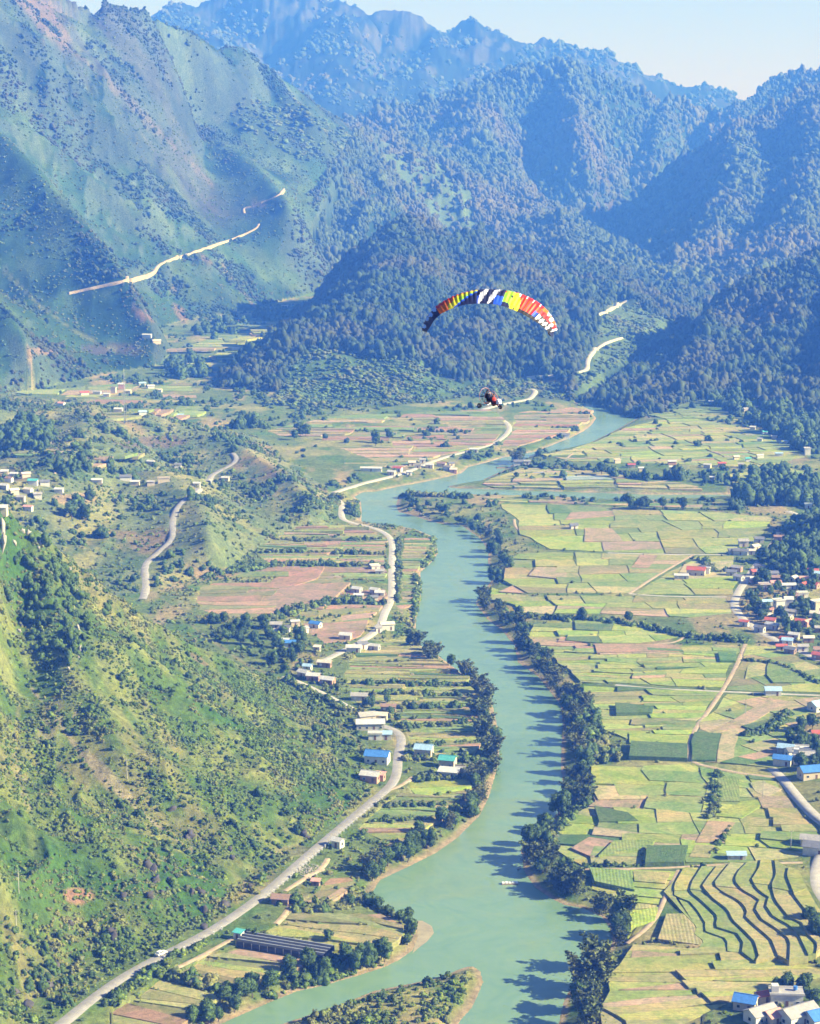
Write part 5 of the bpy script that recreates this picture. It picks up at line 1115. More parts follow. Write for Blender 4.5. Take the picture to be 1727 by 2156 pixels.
# trees inside the villages
grove([(1570,1180),(1620,1200),(1727,1210),(1727,1380),(1680,1375),(1600,1330),(1565,1290),(1560,1250)], 62, TREEK, .55, .95, 'dark garden tree between the houses of the right-edge village', 'garden trees of the right village')
grove([(430,1310),(560,1320),(640,1345),(680,1390),(650,1430),(560,1410),(470,1350)], 34, TREEK, .6, 1.0, 'dark tree in the wooded hamlet at the foot of the green slope', 'trees of the wooded hamlet')
grove([(740,1470),(830,1480),(860,1510),(850,1540),(760,1500)], 6, SMALLK, .8, 1.2, 'garden tree among the roadside houses above the bend', 'garden trees above the bend')
grove([(1640,1570),(1727,1510),(1727,1630),(1680,1640)], 14, TREEK, .7, 1.05, 'dark tree around the houses at the end of the field track', 'trees at the end of the field track')
grove([(1690,1780),(1727,1770),(1727,2030),(1700,2000)], 5, TREEK, .7, 1.0, 'shadowed tree at the right edge beside the terraces', 'trees beside the terraces')
grove([(1540,2110),(1640,2080),(1727,2085),(1727,2150),(1600,2170)], 12, SMALLK, .8, 1.3, 'garden tree around the houses at the bottom right corner', 'garden trees at the bottom right')
# belts of trees that read as one mass
def belt(name, poly, sp, size, meshes=mid_crowns, keep=.85):
    q = np.array([p[:2] for p in hits(poly)]); lo, hi = q.min(0), q.max(0)
    xs, ysb = np.meshgrid(np.arange(lo[0], hi[0], sp), np.arange(lo[1], hi[1], sp)); x = xs.ravel() + rng.uniform(-.45, .45, xs.size) * sp; y = ysb.ravel() + rng.uniform(-.45, .45, xs.size) * sp
    m = inside(x, y, q) & ~on_roads(x, y, 1.5) & (rng.uniform(0, 1, x.size) < keep)
    for h in HOUSE_XY: m &= (x - h[0]) ** 2 + (y - h[1]) ** 2 > (h[2] * .8) ** 2
    m &= -sdist(x, y, WATER) > 1.0
    x, y = x[m], y[m]; s = size * np.clip(rng.lognormal(0, .25, len(x)), .5, 1.6)
    return scatter(name, np.stack([x, y, hz(x, y) - .1 * s], 1), np.stack([s, s, s * rng.uniform(.9, 1.3, len(x))], 1), meshes)
def belt_line(name, pts, width, sp, size, meshes=mid_crowns):
    P = resamp([q[:2] for q in hits(pts)], 300); L = np.linalg.norm(np.diff(P, axis=0), axis=1).sum(); n = int(L * width / sp ** 2) + 4
    k = rng.integers(0, 300, n); x = P[k, 0] + rng.uniform(-.5, .5, n) * width; y = P[k, 1] + rng.uniform(-.5, .5, n) * width
    m = ~on_roads(x, y, 1.0) & (-sdist(x, y, WATER) > .8); x, y = x[m], y[m]; s = size * np.clip(rng.lognormal(0, .3, len(x)), .4, 1.6)
    return scatter(name, np.stack([x, y, hz(x, y) - .05 * s], 1), np.stack([s, s, s], 1), meshes)
belt('woodland', [(1530,1075),(1570,1040),(1600,1000),(1727,1010),(1727,1075),(1640,1062)], 7, 9)
belt('woodland', [(1270,1000),(1420,1003),(1560,1010),(1600,1020),(1540,1022),(1440,1016),(1330,1010)], 8, 7, keep=.55)
belt('woodland', [(1480,840),(1727,880),(1727,960),(1680,950),(1600,900),(1530,868)], 9, 10, keep=.75)
belt('woodland', [(1590,1180),(1650,1160),(1727,1150),(1727,1215),(1640,1200)], 6, 8)
belt('woodland', [(450,900),(530,905),(560,900),(520,890)], 9, 9)
belt('woodland', [(100,990),(250,975),(330,1000),(250,1010),(130,1015)], 8, 7, keep=.5)
belt('woodland', [(0,905),(60,890),(110,900),(100,950),(0,955)], 7, 9, keep=.8)
belt('woodland', [(0,1100),(60,1125),(150,1200),(190,1330),(170,1420),(90,1400),(40,1300),(0,1250)], 3.2, 3.6, keep=.45)
belt('slope_scrub', [(118,2150),(330,2004),(480,1921),(620,1805),(600,1790),(455,1890),(240,1975),(40,2156)], 1.7, 1.5, scrub_meshes, .5)
belt('slope_scrub', [(0,2156),(0,1950),(120,1900),(330,1960),(250,2050),(120,2140)], 2.6, 2.2, scrub_meshes + mid_crowns[:2], .45)
belt('woodland', [(655,420),(700,350),(740,300),(790,272),(830,280),(790,330),(740,400),(690,450)], 8, 9, far_haze_paled, .8)
belt('woodland', [(340,770),(420,765),(450,795),(360,800)], 11, 12, keep=.55)
belt('woodland', [(380,700),(500,670),(600,660),(560,690),(440,720)], 14, 11, keep=.35)
hedge_meshes = scrub_meshes + mid_crowns[:1]
for pts, wd, sz in [([(1105,1300),(1190,1305),(1260,1306),(1340,1318),(1400,1330),(1480,1345),(1560,1352)], 5, 3.6), ([(1232,1826),(1400,1828),(1480,1825)], 2.5, 2), ([(1240,1600),(1255,1560),(1240,1520),(1222,1470)], 9, 4), ([(1290,1600),(1240,1570),(1245,1500)], 8, 4),
  ([(1240,1650),(1225,1700),(1165,1760),(1150,1800)], 6, 3), ([(515,1968),(580,1985),(650,2002),(700,2022),(735,2030)], 4.5, 3.0), ([(300,2045),(360,2058),(430,2075),(480,2095)], 6, 3.4), ([(590,1900),(650,1915),(700,1912),(760,1890)], 6, 4.0), ([(730,1870),(780,1895),(800,1920),(850,1932),(872,1960)], 5, 3.0),
  ([(870,1640),(990,1640),(1020,1620)], 5, 3), ([(230,2110),(300,2060),(360,2020),(430,1990)], 3.5, 2.4), ([(700,2030),(660,2055),(600,2070)], 6, 4), ([(844,1132),(838,1200),(836,1270)], 3.5, 2.6), ([(880,1215),(878,1300),(868,1345)], 5, 3.4), ([(915,1135),(918,1165),(890,1195)], 5, 3.4),
  ([(745,1440),(850,1440),(990,1448)], 3.5, 2.8), ([(760,1462),(990,1468)], 3.5, 3), ([(850,1490),(1010,1492)], 4, 3.4), ([(850,1530),(1010,1528)], 3.5, 3), ([(860,1570),(1015,1566)], 3, 2.6), ([(850,1600),(1010,1602)], 4, 3), ([(790,1696),(960,1700)], 3.5, 2.6),([(770,1730),(930,1728)], 3, 2.4),
  ([(560,1128),(810,1136)], 4, 3.0), ([(540,1162),(812,1168)], 4, 3.2), ([(430,1215),(600,1190),(810,1194)], 5, 3.6), ([(560,1308),(700,1268),(800,1272)], 7, 4.4), ([(1480,1180),(1500,1205),(1550,1200)], 5, 3), ([(1000,1048),(900,1044),(850,1045)], 8, 4.0),
  ([(1160,985),(1290,994),(1400,1010)], 5, 4), ([(1560,1390),(1640,1400),(1727,1440)], 3, 2.4), ([(1510,1630),(1510,1690),(1500,1725)], 4, 2.6), ([(1540,1740),(1500,1800)], 2, 1.8), ([(1560,1550),(1620,1540),(1660,1500)], 6, 2.8), ([(735,1500),(700,1480),(600,1430)], 4, 3),
  ([(640,1075),(700,1060),(712,1045)], 9, 4), ([(735,1075),(752,1090),(740,1060)], 6, 4), ([(560,2100),(620,2082),(700,2066),(800,2034)], 3, 2.4)]:
    belt_line('hedgerow', pts, wd, max(1.2, sz * .6), sz, hedge_meshes)
# the spit between the two channels: tall scrub
q = np.array([at_z(*p, 1.0)[:2] for p in [(500,2300),(600,2165),(740,2112),(850,2082),(960,2052),(1000,2048),(1006,2080),(985,2125),(950,2165),(900,2350)]])
lo, hi = q.min(0), q.max(0); x = rng.uniform(lo[0], hi[0], 3000); y = rng.uniform(lo[1], hi[1], 3000); m = inside(x, y, q) & (-sdist(x, y, WATER) > 3.5) & (rng.uniform(0, 1, 3000) < .55 + 1.2 * fbm(x, y, 14, 3, 33)); x, y = x[m], y[m]; s = 1.9 * rng.lognormal(0, .3, len(x))
scatter('spit_scrub', np.stack([x, y, hz(x, y) - .2], 1), np.stack([s, s, s * 1.1], 1), scrub_meshes)

# ------------------------------------------------------------------ things by the road and river
M_WHITE = simple('white_paint', (.80, .80, .79), .35, .05, 1, .5); M_BLACK = simple('black_rubber', (.02, .02, .022), .8, .2, 3); M_STEEL = simple('galvanised_steel', (.42, .44, .46), .4, .15, 2, .5, .6)
M_ROCKL = simple('pale_limestone', (.36, .34, .31), .95, .35, .5); M_ROCKD = simple('dark_limestone', (.085, .080, .080), .95, .45, .4); M_NET = simple('black_shade_net', (.055, .06, .075), .8, .3, .6); M_NETL = simple('grey_plastic_ridge', (.30, .33, .38), .5, .2, .6)
def cyl(name, p0, p1, r, mat, par, n=8, r1=None):
    p0, p1 = Vector(p0), Vector(p1); d = p1 - p0; qd = d.to_track_quat('Z', 'Y'); V = []; r1 = r if r1 is None else r1
    for c, rr in ((p0, r), (p1, r1)): V += [tuple(c + qd @ Vector((math.cos(6.283 * i / n) * rr, math.sin(6.283 * i / n) * rr, 0))) for i in range(n)]
    Fc = [[i, (i + 1) % n, (i + 1) % n + n, i + n] for i in range(n)] + [list(range(n))[::-1], list(range(n, 2 * n))]
    return meshobj(name, pmesh(name, V, Fc, mat), par)
qc = hit(340, 2012); e = empty('car', (qc[0], qc[1], qc[2] + .42), R(52)); tag(e, 'white car driving on the roadside at the foot of the green slope', 'car')
def prof(name, pts, w, mat, par):
    n = len(pts); V = [(x, -w / 2, z) for x, z in pts] + [(x, w / 2, z) for x, z in pts]
    return meshobj(name, pmesh(name, V, [list(range(n)), list(range(n, 2 * n))[::-1]] + [[i, i + n, (i + 1) % n + n, (i + 1) % n] for i in range(n)], mat), par)
prof('body', [(-2.2, .3), (-2.25, .85), (-1.7, .95), (1.1, .95), (2.1, .8), (2.2, .35)], 1.75, M_WHITE, e)
cb = prof('cabin', [(-1.9, .94), (-1.6, 1.45), (.2, 1.47), (.95, .94)], 1.55, M_WHITE, e)
for s in (-1, 1): prof('side_window', [(-1.65, 1.0), (-1.5, 1.38), (.15, 1.4), (.7, 1.0)], .03, M_GLASS, e).location = (0, s * .785, 0)
prof('windscreen', [(.28, 1.40), (.32, 1.42), (.93, 1.0), (.89, .98)], 1.4, M_GLASS, e)
for sx in (-1.35, 1.35):
    for s in (-1, 1):
        wl = cyl('wheel', (sx, s * .72, .33), (sx, s * .9, .33), .33, M_BLACK, e, 12); cyl('rim', (sx, s * .901, .33), (sx, s * .92, .33), .18, M_STEEL, wl, 8)
for s in (-1, 1): boxo('headlight', (2.12, 2.2, s * .6 - .15, s * .6 + .15, .6, .75), M_GLASS, e)
# guard stones along the outer edge of the road
gp = smooth_line([q[:2] for q in hits(R_MAIN)], 3.2); gt = np.gradient(gp, axis=0); gt /= np.linalg.norm(gt, axis=1)[:, None]; k = 0
me_gs = pmesh('guard_stone', *box_v(-.22, .22, -.16, .16, -.5, .85), M_WHITE)
for i in range(len(gp)):
    gx, gy = gp[i] + np.array([gt[i, 1], -gt[i, 0]]) * 2.9; px_, py_ = pix(gx, gy, 6)
    if (560 < px_ < 810 or 300 < px_ < 470) and k < 80:
        o = meshobj('guard_stone', me_gs); o.location = (gx, gy, float(hz(gx, gy)) + .35); tag(o, 'short white guard stone on the outer edge of the grey valley road', 'guard stone', 'guard stones along the grey valley road'); k += 1
# shade tunnels
a, b_ = hit(510, 1981), hit(693, 2028); dx, dy = b_[0] - a[0], b_[1] - a[1]; Lt = math.hypot(dx, dy); e = empty('shade_tunnel_block', (a[0], a[1], a[2] + .2), math.atan2(dy, dx)); tag(e, 'long block of black shade-net tunnels beside the ploughed strip', 'greenhouse')
for r_ in range(4):
    y0 = -3.6 + r_ * 2.4; n = 7; V = []
    for xx in (0, Lt): V += [(xx, y0 + 1.1 * math.cos(math.pi * i / (n - 1)), .9 + 1.1 * math.sin(math.pi * i / (n - 1))) for i in range(n)]
    ro = meshobj('net_roof', pmesh('net_roof', V, [[i, i + 1, i + 1 + n, i + n] for i in range(n - 1)], M_NET), e)
    boxo('ridge_strip', (0, Lt, y0 - .22, y0 + .22, 2.03, 2.10), M_NETL, ro)
    for s in (-1, 1): boxo('side_net', (0, Lt, y0 + s * 1.1 - .03, y0 + s * 1.1 + .03, -.6, .9), M_NET, ro)
for i in range(12): boxo('post', (Lt * i / 11 - .06, Lt * i / 11 + .06, -4.85, -4.73, -.6, 1.5), M_STEEL, e)
# raft and small boats
M_WOODR = simple('weathered_wood', (.30, .22, .16), .9, .3, 1.5)
q = at_z(1074, 1861); e = empty('raft', (q[0], q[1], .1), R(4)); tag(e, 'white-covered raft moored off the right bank beneath the trees', 'raft')
boxo('deck', (-3.2, 3.2, -.9, .9, -.2, .25), M_WOODR, e)
for i in range(5): boxo('float', (-3.1 + i * 1.3, -2.1 + i * 1.3, -.75, .75, .253, .62 + .1 * (i % 2)), M_WHITE, e)
q = at_z(1093, 1829); e = empty('rowing_boat', (q[0], q[1], .05), R(70)); tag(e, 'small dark rowing boat in the shade under the right bank trees', 'boat')
hull = [(-1.9, 0), (-1.4, -.5), (1.0, -.55), (2.1, 0), (1.0, .55), (-1.4, .5)]
V = [(x * .8, y * .6, -.2) for x, y in hull] + [(x, y, .4) for x, y in hull]; meshobj('hull', pmesh('hull', V, [[5,4,3,2,1,0]] + [[i, (i + 1) % 6, (i + 1) % 6 + 6, i + 6] for i in range(6)], M_WOODR), e)
for xx in (-.7, .6): boxo('thwart', (xx - .15, xx + .15, -.48, .48, .25, .31), M_WHITE, e)
q = at_z(1092, 981); e = empty('ferry', (at_z(1058,985)[0], at_z(1058,985)[1], .1), R(10)); tag(e, 'small dark ferry boat tied at the landing below the tree cluster', 'boat')
boxo('hull', (-5, 5, -1.5, 1.5, -.3, .6), M_WOODR, e); boxo('canopy', (-3, 3, -1.3, 1.3, 2.0, 2.15), MROOF['slate'], e)
for sx in (-2.8, 2.8):
    for s in (-1, 1): boxo('post', (sx - .05, sx + .05, s * 1.2 - .05, s * 1.2 + .05, .603, 2.0), M_STEEL, e)
# sandbar showing at the tip of the riverside point
def flat_sheet(name, pts, z, mat, lift=.0):
    P = np.array([at_z(p[0], p[1], z)[:2] for p in pts]); P = np.array(wobble([p for p in P], random, 1.0)); P = orient(P)
    bm = bmesh.new(); f = bm.faces.new([bm.verts.new((x, y, z)) for x, y in P]); bmesh.ops.triangulate(bm, faces=[f]); me = bpy.data.meshes.new(name); bm.to_mesh(me); bm.free(); me.materials.append(mat)
    o = meshobj(name, me); o['kind'] = 'structure'; return o
M_WETSAND = simple('wet_silt', (.34, .30, .20), .6, .25, .25)
flat_sheet('sandbar', [(866,1936),(888,1938),(906,1950),(910,1964),(898,1982),(882,1996),(868,2008),(880,1975),(874,1950)], .03, M_WETSAND)
# rocks
def rock_me(seed, mat):
    g = np.random.default_rng(seed); V = ICO2[0] * (1 + .42 * g.uniform(-1, 1, (len(ICO2[0]), 1))); V[:, 2] *= g.uniform(1.0, 1.7); V[:, 0] *= g.uniform(.6, 1); V = np.round(V * 2.6) / 2.6 * .4 + V * .6
    return np_mesh('boulder', V, ICO2[1], mat)
RD = [rock_me(700 + i, M_ROCKD) for i in range(4)]; RL = [rock_me(720 + i, M_ROCKL) for i in range(4)]
def rock(px, py, s, mes, label, grp, tall=1.0):
    q = hit(px, py)
    if not q: return
    o = meshobj('boulder', random.choice(mes)); o.location = (q[0], q[1], q[2] + s * .2); o.scale = (s * random.uniform(.8, 1.3), s * random.uniform(.8, 1.2), s * tall); o.rotation_euler = (random.uniform(-.3, .3), random.uniform(-.3, .3), random.uniform(0, 6.28)); tag(o, label, 'boulder', grp)
for p in [(310,1825,3.4),(322,1835,2.8),(330,1855,2.6),(360,1855,1.8),(316,1888,2.2),(425,1882,1.8),(475,1906,2.6),(488,1808,1.8),(485,1790,1.5),(400,1760,2.4),(395,1765,1.8),(640,1758,2.4),(648,1762,1.6),(430,1918,2.2),(240,1975,2.4),(235,1965,2.0),(115,2042,3.0),(100,2078,2.4),(260,1888,2.0),(362,1706,2.2),(430,1955,2.0),(527,1868,1.6),(405,1880,1.8),(450,1790,1.3),(340,1880,1.4),(150,1945,1.5),(60,2120,2.2),(30,2090,2.0)]:
    rock(p[0], p[1], p[2] * .72, RD, 'dark angular boulder jutting from the scrub on the near green slope', 'dark boulders on the near slope')
for p in [(6,1120,5,2.2),(4,1150,5,2.0),(60,1120,3,1.5),(48,1115,2.4,1.4),(85,1142,2.4,1.2),(148,1205,2.6,1.9),(160,1250,2.4,1.9),(82,1150,2,1),(165,1320,2.6,1.7),(168,1365,2.4,1.6),(40,1325,2.4,1.0),(145,1405,1.8,1),(165,1380,1.6,1),(80,1268,1.6,1.3),(30,1140,2.5,1.6)]:
    rock(p[0], p[1] + 4, p[2] * .36, RL, 'pale limestone outcrop on the crest of the near green slope', 'pale outcrops on the near crest', p[3])
for p in [(45,935,5,1.6),(38,925,4,1.6),(68,925,4,1.5),(105,928,4.5,1.8),(98,920,3.5,1.4)]:
    rock(p[0], p[1] + 6, p[2] * .55, RL, 'pale cliff rock on the knoll above the left-edge village', 'cliff rocks above the left-edge village', p[3])
# rubble of the cleared plot below the road
n = 260; P = []
for _ in range(n):
    q = hit(random.gauss(650, 16), random.gauss(1832, 8)); P.append((q[0], q[1], q[2] + .1))
P = np.array(P); s = rng.lognormal(-1.7, .45, n); scatter('rubble', P, np.stack([s, s, s * .8], 1), RL)
# utility poles and the mast of the side valley
for px_, py_, lb in [(40,1880,'slender grey utility pole in the scrub at the left edge, the upper one'),(35,1965,'slender grey utility pole in the scrub at the left edge, the lower one'),(268,1640,'short grey pole standing alone in the middle of the near slope'),(1665,1790,'thin pole in the tan field above the terraces'),(1570,1505,'thin pole in the pink field right of the dirt track'),(1606,1682,'thin pole beside the yellow field below the field track')]:
    q = hit(px_, py_); e = empty('utility_pole', q); tag(e, lb, 'utility pole'); cyl('pole', (0, 0, -.5), (0, 0, 8.5), .16, MWALL['grey'], e, 7, .1); boxo('crossarm', (-.9, .9, -.06, .06, 7.7, 7.85), M_STEEL, e)
    for s in (-.8, 0, .8): cyl('insulator', (s, 0, 7.85), (s, 0, 8.1), .06, M_WHITE, e, 6)
q = hit(264, 893); e = empty('lattice_mast', q); tag(e, 'tall thin lattice mast rising in front of the side valley village', 'mast')
hm_ = 42.0
for i in range(3):
    a = 6.283 * i / 3; b2_ = 6.283 * (i + 1) / 3; cyl('leg', (math.cos(a) * 1.6, math.sin(a) * 1.6, -1), (math.cos(a) * .5, math.sin(a) * .5, hm_), .14, M_STEEL, e, 5)
    for k in range(14):
        z0, z1 = k * 3.0, k * 3.0 + 3; r0, r1 = 1.6 - 1.1 * z0 / hm_, 1.6 - 1.1 * z1 / hm_
        cyl('brace', (math.cos(a) * r0, math.sin(a) * r0, z0), (math.cos(b2_) * r1, math.sin(b2_) * r1, z1), .06, M_STEEL, e, 4)
cyl('antenna', (0, 0, hm_ - 1), (0, 0, hm_ + 4), .08, M_WHITE, e, 5)
e = [o for o in bpy.data.objects if o.get('label', '').startswith('two-level grey')][0]
cyl('water_tank', (3, 1, 4.72), (3, 1, 5.9), .7, MROOF['blue'], e, 12)
print('things', TREE_COUNT, round(time.time() - T0, 1))
# ------------------------------------------------------------------ the powered paraglider
GD = 165.0
g0 = at_y(1036, 858, GD); mpp = GD / CT / F * 1.0        # metres per picture pixel at that distance
M_NAVY = (.012, .018, .075); M_BLUE = (.02, .09, .60); M_REDW = (.55, .02, .025); M_ORG = (.62, .14, .02); M_YELW = (.62, .58, .02); M_LIME = (.30, .55, .04); M_WHT = (.62, .63, .66); M_BLK = (.012, .012, .02)
def fabric(nm, c):
    m, nt, b = mat_base('fabric_' + nm, .55, .3); f = noise_fac(nt, 1.6, 3, .6, 'Object'); nt.links.new(mul(nt, c, ramp(nt, f, [(.3, G(.85)), (.7, G(1.1))])), b.inputs['Base Color']); return m
FABS = [fabric(n, c) for n, c in (('navy', M_NAVY), ('blue', M_BLUE), ('red', M_REDW), ('orange', M_ORG), ('yellow', M_YELW), ('lime', M_LIME), ('white', M_WHT), ('black', M_BLK), ('skyblue', (.25, .5, .8)))]
FI = dict(navy=0, blue=1, red=2, orange=3, yellow=4, lime=5, white=6, black=7, skyblue=8)
def ell(u, v, cu, cv, ru, rv, sh=0.0): du = (u - cu - sh * (v - cv)) / ru; dv = (v - cv) / rv; return du * du + dv * dv < 1
def wing_col(u, v):                                       # u left to right along the span, v from the front edge to the rear edge
    if u < .155:
        for c in ((.03, .5), (.075, .45), (.105, .5), (.14, .4)):
            if ell(u, v, c[0], c[1], .012, .22): return 'skyblue'
        return 'blue' if v < .35 and u > .08 else 'navy'
    if u < .42:
        t = (u - .155) / .265; s = v - (.75 - .55 * t) if True else 0
        if v < .16: return 'red'
        if v > 1.42 - 1.12 * t: return 'navy' if v > 1.52 - 1.12 * t or t < .3 else 'blue'
        if v > .78 - .5 * t + .12 * (1 - t): return 'lime' if t > .55 else ('yellow' if t > .25 else 'orange')
        if v > .50 - .32 * t + .10 * (1 - t): return 'yellow' if t > .45 else 'orange'
        return 'red' if t < .55 else 'orange'
    if u < .585:
        if ell(u, v, .452, .55, .016, .48, -.055): return 'white'
        if ell(u, v, .522, .50, .016, .52, -.055): return 'white'
        if v < .12 and .455 < u < .54: return 'white'
        return 'blue' if v > .6 and (u > .53 or u < .43) else 'navy'
    if ell(u, v, .622, .45, .024, .62, .06) or ell(u, v, .668, .62, .022, .46, .06): 
        return 'black' if abs(v - .5) < .05 and abs(u - .632) < .008 else ('yellow' if u > .64 else 'lime')
    if u < .655 and v > .3: return 'navy' if v > .8 else 'lime'
    if u < .82:
        k = int((u - .60) * 95)
        if v > .88: return 'black'
        if v > .62 and u > .79: return 'blue'
        if k % 2 and v < .9: return 'red'
        return 'orange' if v > .38 else ('white' if (k // 2) % 2 else 'red')
    for c in ((.835, .78, .011, .14), (.868, .22, .012, .20), (.868, .80, .011, .14), (.897, .82, .010, .13), (.900, .36, .013, .20), (.925, .60, .010, .15), (.93, .88, .010, .11), (.965, .5, .013, .36), (.935, .18, .008, .13)):
        if ell(u, v, *c): return 'white'
    if u > .985: return 'black'
    return 'orange' if (v < .4 and u < .94) else ('red' if v < .62 else 'black')
# the arc of the wing, read off where it hangs: span points with their front and rear edges
TOP = [(897,697),(899,683),(906,668),(918,652),(934,640),(952,630),(972,622),(995,616),(1020,612),(1045,613),(1070,615),(1093,620),(1115,629),(1134,640),(1150,655),(1160,670),(1166,685),(1167,697),(1165,706)]
BOT = [(898,699),(906,688),(914,674),(928,661),(943,653),(960,646),(980,641),(1002,639),(1026,639),(1047,641),(1065,646),(1085,654),(1103,662),(1118,671),(1134,681),(1146,690),(1154,698),(1160,706),(1162,709)]
def lift(p, D): x, y, z = at_y(p[0], p[1], D); return np.array([x, y, z])
TP = resamp([lift(p, GD + 1.25) for p in TOP], 145); BP = resamp([lift(p, GD - 1.0) for p in BOT], 145)
e = empty('paraglider_wing', tuple(lift((1032, 640), GD))); tag(e, 'rainbow-coloured paraglider wing arched over the three-wheeled buggy', 'paraglider')
O = np.array(e.location); NV = 22; V, Fc, MI = [], [], []; NS = len(TP); up = np.array([0, -.25, 1.0]); up /= np.linalg.norm(up)
for i in range(NS):
    c = (TP[i] + BP[i]) / 2; chord = BP[i] - TP[i]; th = np.linalg.norm(chord); tang = TP[min(i + 1, NS - 1)] - TP[max(i - 1, 0)]; nrm = np.cross(chord, tang); nrm /= np.linalg.norm(nrm) + 1e-9
    if nrm[2] < 0: nrm = -nrm
    puff = (1 - .35 * (abs(((i / 4.0) % 1) - .5) * 2)) if True else 1
    for j in range(NV + 1):
        v = j / NV; V.append(TP[i] + chord * v + nrm * (.16 * th * math.sin(math.pi * v ** .6) * (.75 + .25 * puff) + (.05 if (i // 2) % 2 else 0) * math.sin(math.pi * v)) - O)
for i in range(NS - 1):
    for j in range(NV):
        a = i * (NV + 1) + j; Fc.append([a, a + 1, a + NV + 2, a + NV + 1]); MI.append(FI[wing_col((i + .5) / (NS - 1), (j + .5) / NV)])
k0 = len(V)
me = pmesh('canopy', V, Fc)
for f in FABS: me.materials.append(f)
me.polygons.foreach_set('material_index', MI); me.polygons.foreach_set('use_smooth', [True] * len(MI)); me.update()
canopy = meshobj('canopy', me, e)
V2, F2 = [], []
for i in range(NS):
    chord = BP[i] - TP[i]; th = np.linalg.norm(chord); nrm = np.array([0, .5, -1.0]) * .06 * th
    for j in range(NV + 1): V2.append(TP[i] + chord * (j / NV) + nrm * math.sin(math.pi * j / NV) - O - np.array([0, 0, .015]))
for i in range(NS - 1):
    for j in range(NV): a = i * (NV + 1) + j; F2.append([a, a + NV + 1, a + NV + 2, a + 1])
meshobj('under_surface', pmesh('under_surface', V2, F2, FABS[0]), e)
for i in range(0, NS - 1, 4):                             # the open mouths of the cells along the front edge
    a, b_ = TP[i] - O, TP[min(i + 2, NS - 1)] - O; d = np.array([0, .03, -.10]); meshobj('cell_mouth', pmesh('cell_mouth', [a, b_, b_ + d, a + d], [[0, 1, 2, 3]], FABS[7]), e)
M_LINE = simple('line_cord', (.12, .10, .12), .8, .1, 1)
hang = np.array(lift((1040, 818), GD)) - O
for k, i in enumerate(range(8, NS - 6, 10)):
    s = -1 if i < NS / 2 else 1; p = (TP[i] * .6 + BP[i] * .4) - O
    cyl('suspension_line', tuple(hang + np.array([s * .3, 0, .1])), tuple(p), .0045, M_LINE, e, 3)

# the buggy: nose to the right and towards us
S_ = 1.0; by = empty('powered_paraglider_buggy', tuple(g0), R(-48), .88); tag(by, 'open three-wheeled buggy with a caged propeller hanging under the rainbow wing', 'paramotor buggy')
M_REDP = simple('red_powder_coat', (.50, .06, .05), .4, .1, 3, .5); M_PINK = simple('faded_red_panel', (.62, .32, .30), .5, .1, 3, .4)
def curve_tube(name, pts, r, mat, par, closed=False, n=6):
    P = [Vector(p) for p in pts]; m = len(P); V = []; Fc = []
    for i in range(m):
        t = (P[(i + 1) % m] - P[i - 1]) if closed or 0 < i < m - 1 else (P[1] - P[0] if i == 0 else P[-1] - P[-2]); q = t.to_track_quat('Z', 'Y')
        V += [tuple(P[i] + q @ Vector((math.cos(6.283 * j / n) * r, math.sin(6.283 * j / n) * r, 0))) for j in range(n)]
    for i in range(m if closed else m - 1):
        for j in range(n): Fc.append([i * n + j, i * n + (j + 1) % n, ((i + 1) % m) * n + (j + 1) % n, ((i + 1) % m) * n + j])
    return meshobj(name, pmesh(name, V, Fc, mat), par)
ring = lambda x, cz, r, k=28: [(x, r * math.sin(6.283 * i / k), cz + r * math.cos(6.283 * i / k)) for i in range(k)]
cg = curve_tube('propeller_cage', ring(-.95, 1.02, .72), .024, M_PINK, by, True)
curve_tube('hoop', ring(-.70, 1.02, .64), .016, M_BLACK, cg, True); curve_tube('hoop', ring(-.95, 1.02, .40), .012, M_BLACK, cg, True)
for k in range(8):
    a = 6.283 * k / 8 + .2; curve_tube('spoke', [(-.70, .15 * math.sin(a), 1.02 + .15 * math.cos(a)), (-.95, .72 * math.sin(a), 1.02 + .72 * math.cos(a))], .012, M_BLACK, cg)
pr = empty('propeller', (-.88, 0, 1.02)); pr.parent = by
for s in (0, 1, 2):
    a = 6.283 * s / 3 + .5; meshobj('blade', pmesh('blade', [(0, 0, 0), (.02, .05 * math.cos(a), -.05 * math.sin(a)), (.03, .62 * math.sin(a) + .03 * math.cos(a), .62 * math.cos(a) - .03 * math.sin(a)), (-.01, .62 * math.sin(a) - .04 * math.cos(a), .62 * math.cos(a) + .04 * math.sin(a)), (-.02, .30 * math.sin(a) - .08 * math.cos(a), .30 * math.cos(a) + .08 * math.sin(a))], [[0, 1, 2, 3, 4]], M_BLACK), pr)
cyl('hub', (-.05, 0, 0), (.06, 0, 0), .06, M_STEEL, pr, 10)
eg = boxo('engine', (-.78, -.42, -.18, .18, .82, 1.24), M_BLACK, by); cyl('exhaust', (-.6, .2, .95), (-.6, .42, .70), .06, M_STEEL, eg)
for s in (-1, 1):
    curve_tube('frame_tube', [(-.75, s * .28, .40), (0, s * .30, .34), (.75, s * .16, .36), (1.05, 0, .42)], .025, M_REDP, by)
    curve_tube('roll_tube', [(-.75, s * .28, .40), (-.62, s * .30, 1.25), (-.25, s * .27, 1.52), (.15, s * .24, 1.40), (.62, s * .20, .95), (.95, s * .08, .45)], .022, M_PINK, by)
    curve_tube('axle_arm', [(-.45, 0, .38), (-.70, s * .85, .22)], .028, M_BLACK, by)
    wl = cyl('wheel', (-.70, s * .83, .20), (-.70, s * 1.0, .20), .22, M_BLACK, by, 18); cyl('rim', (-.70, s * 1.001, .20), (-.70, s * 1.01, .20), .10, M_STEEL, wl, 10)
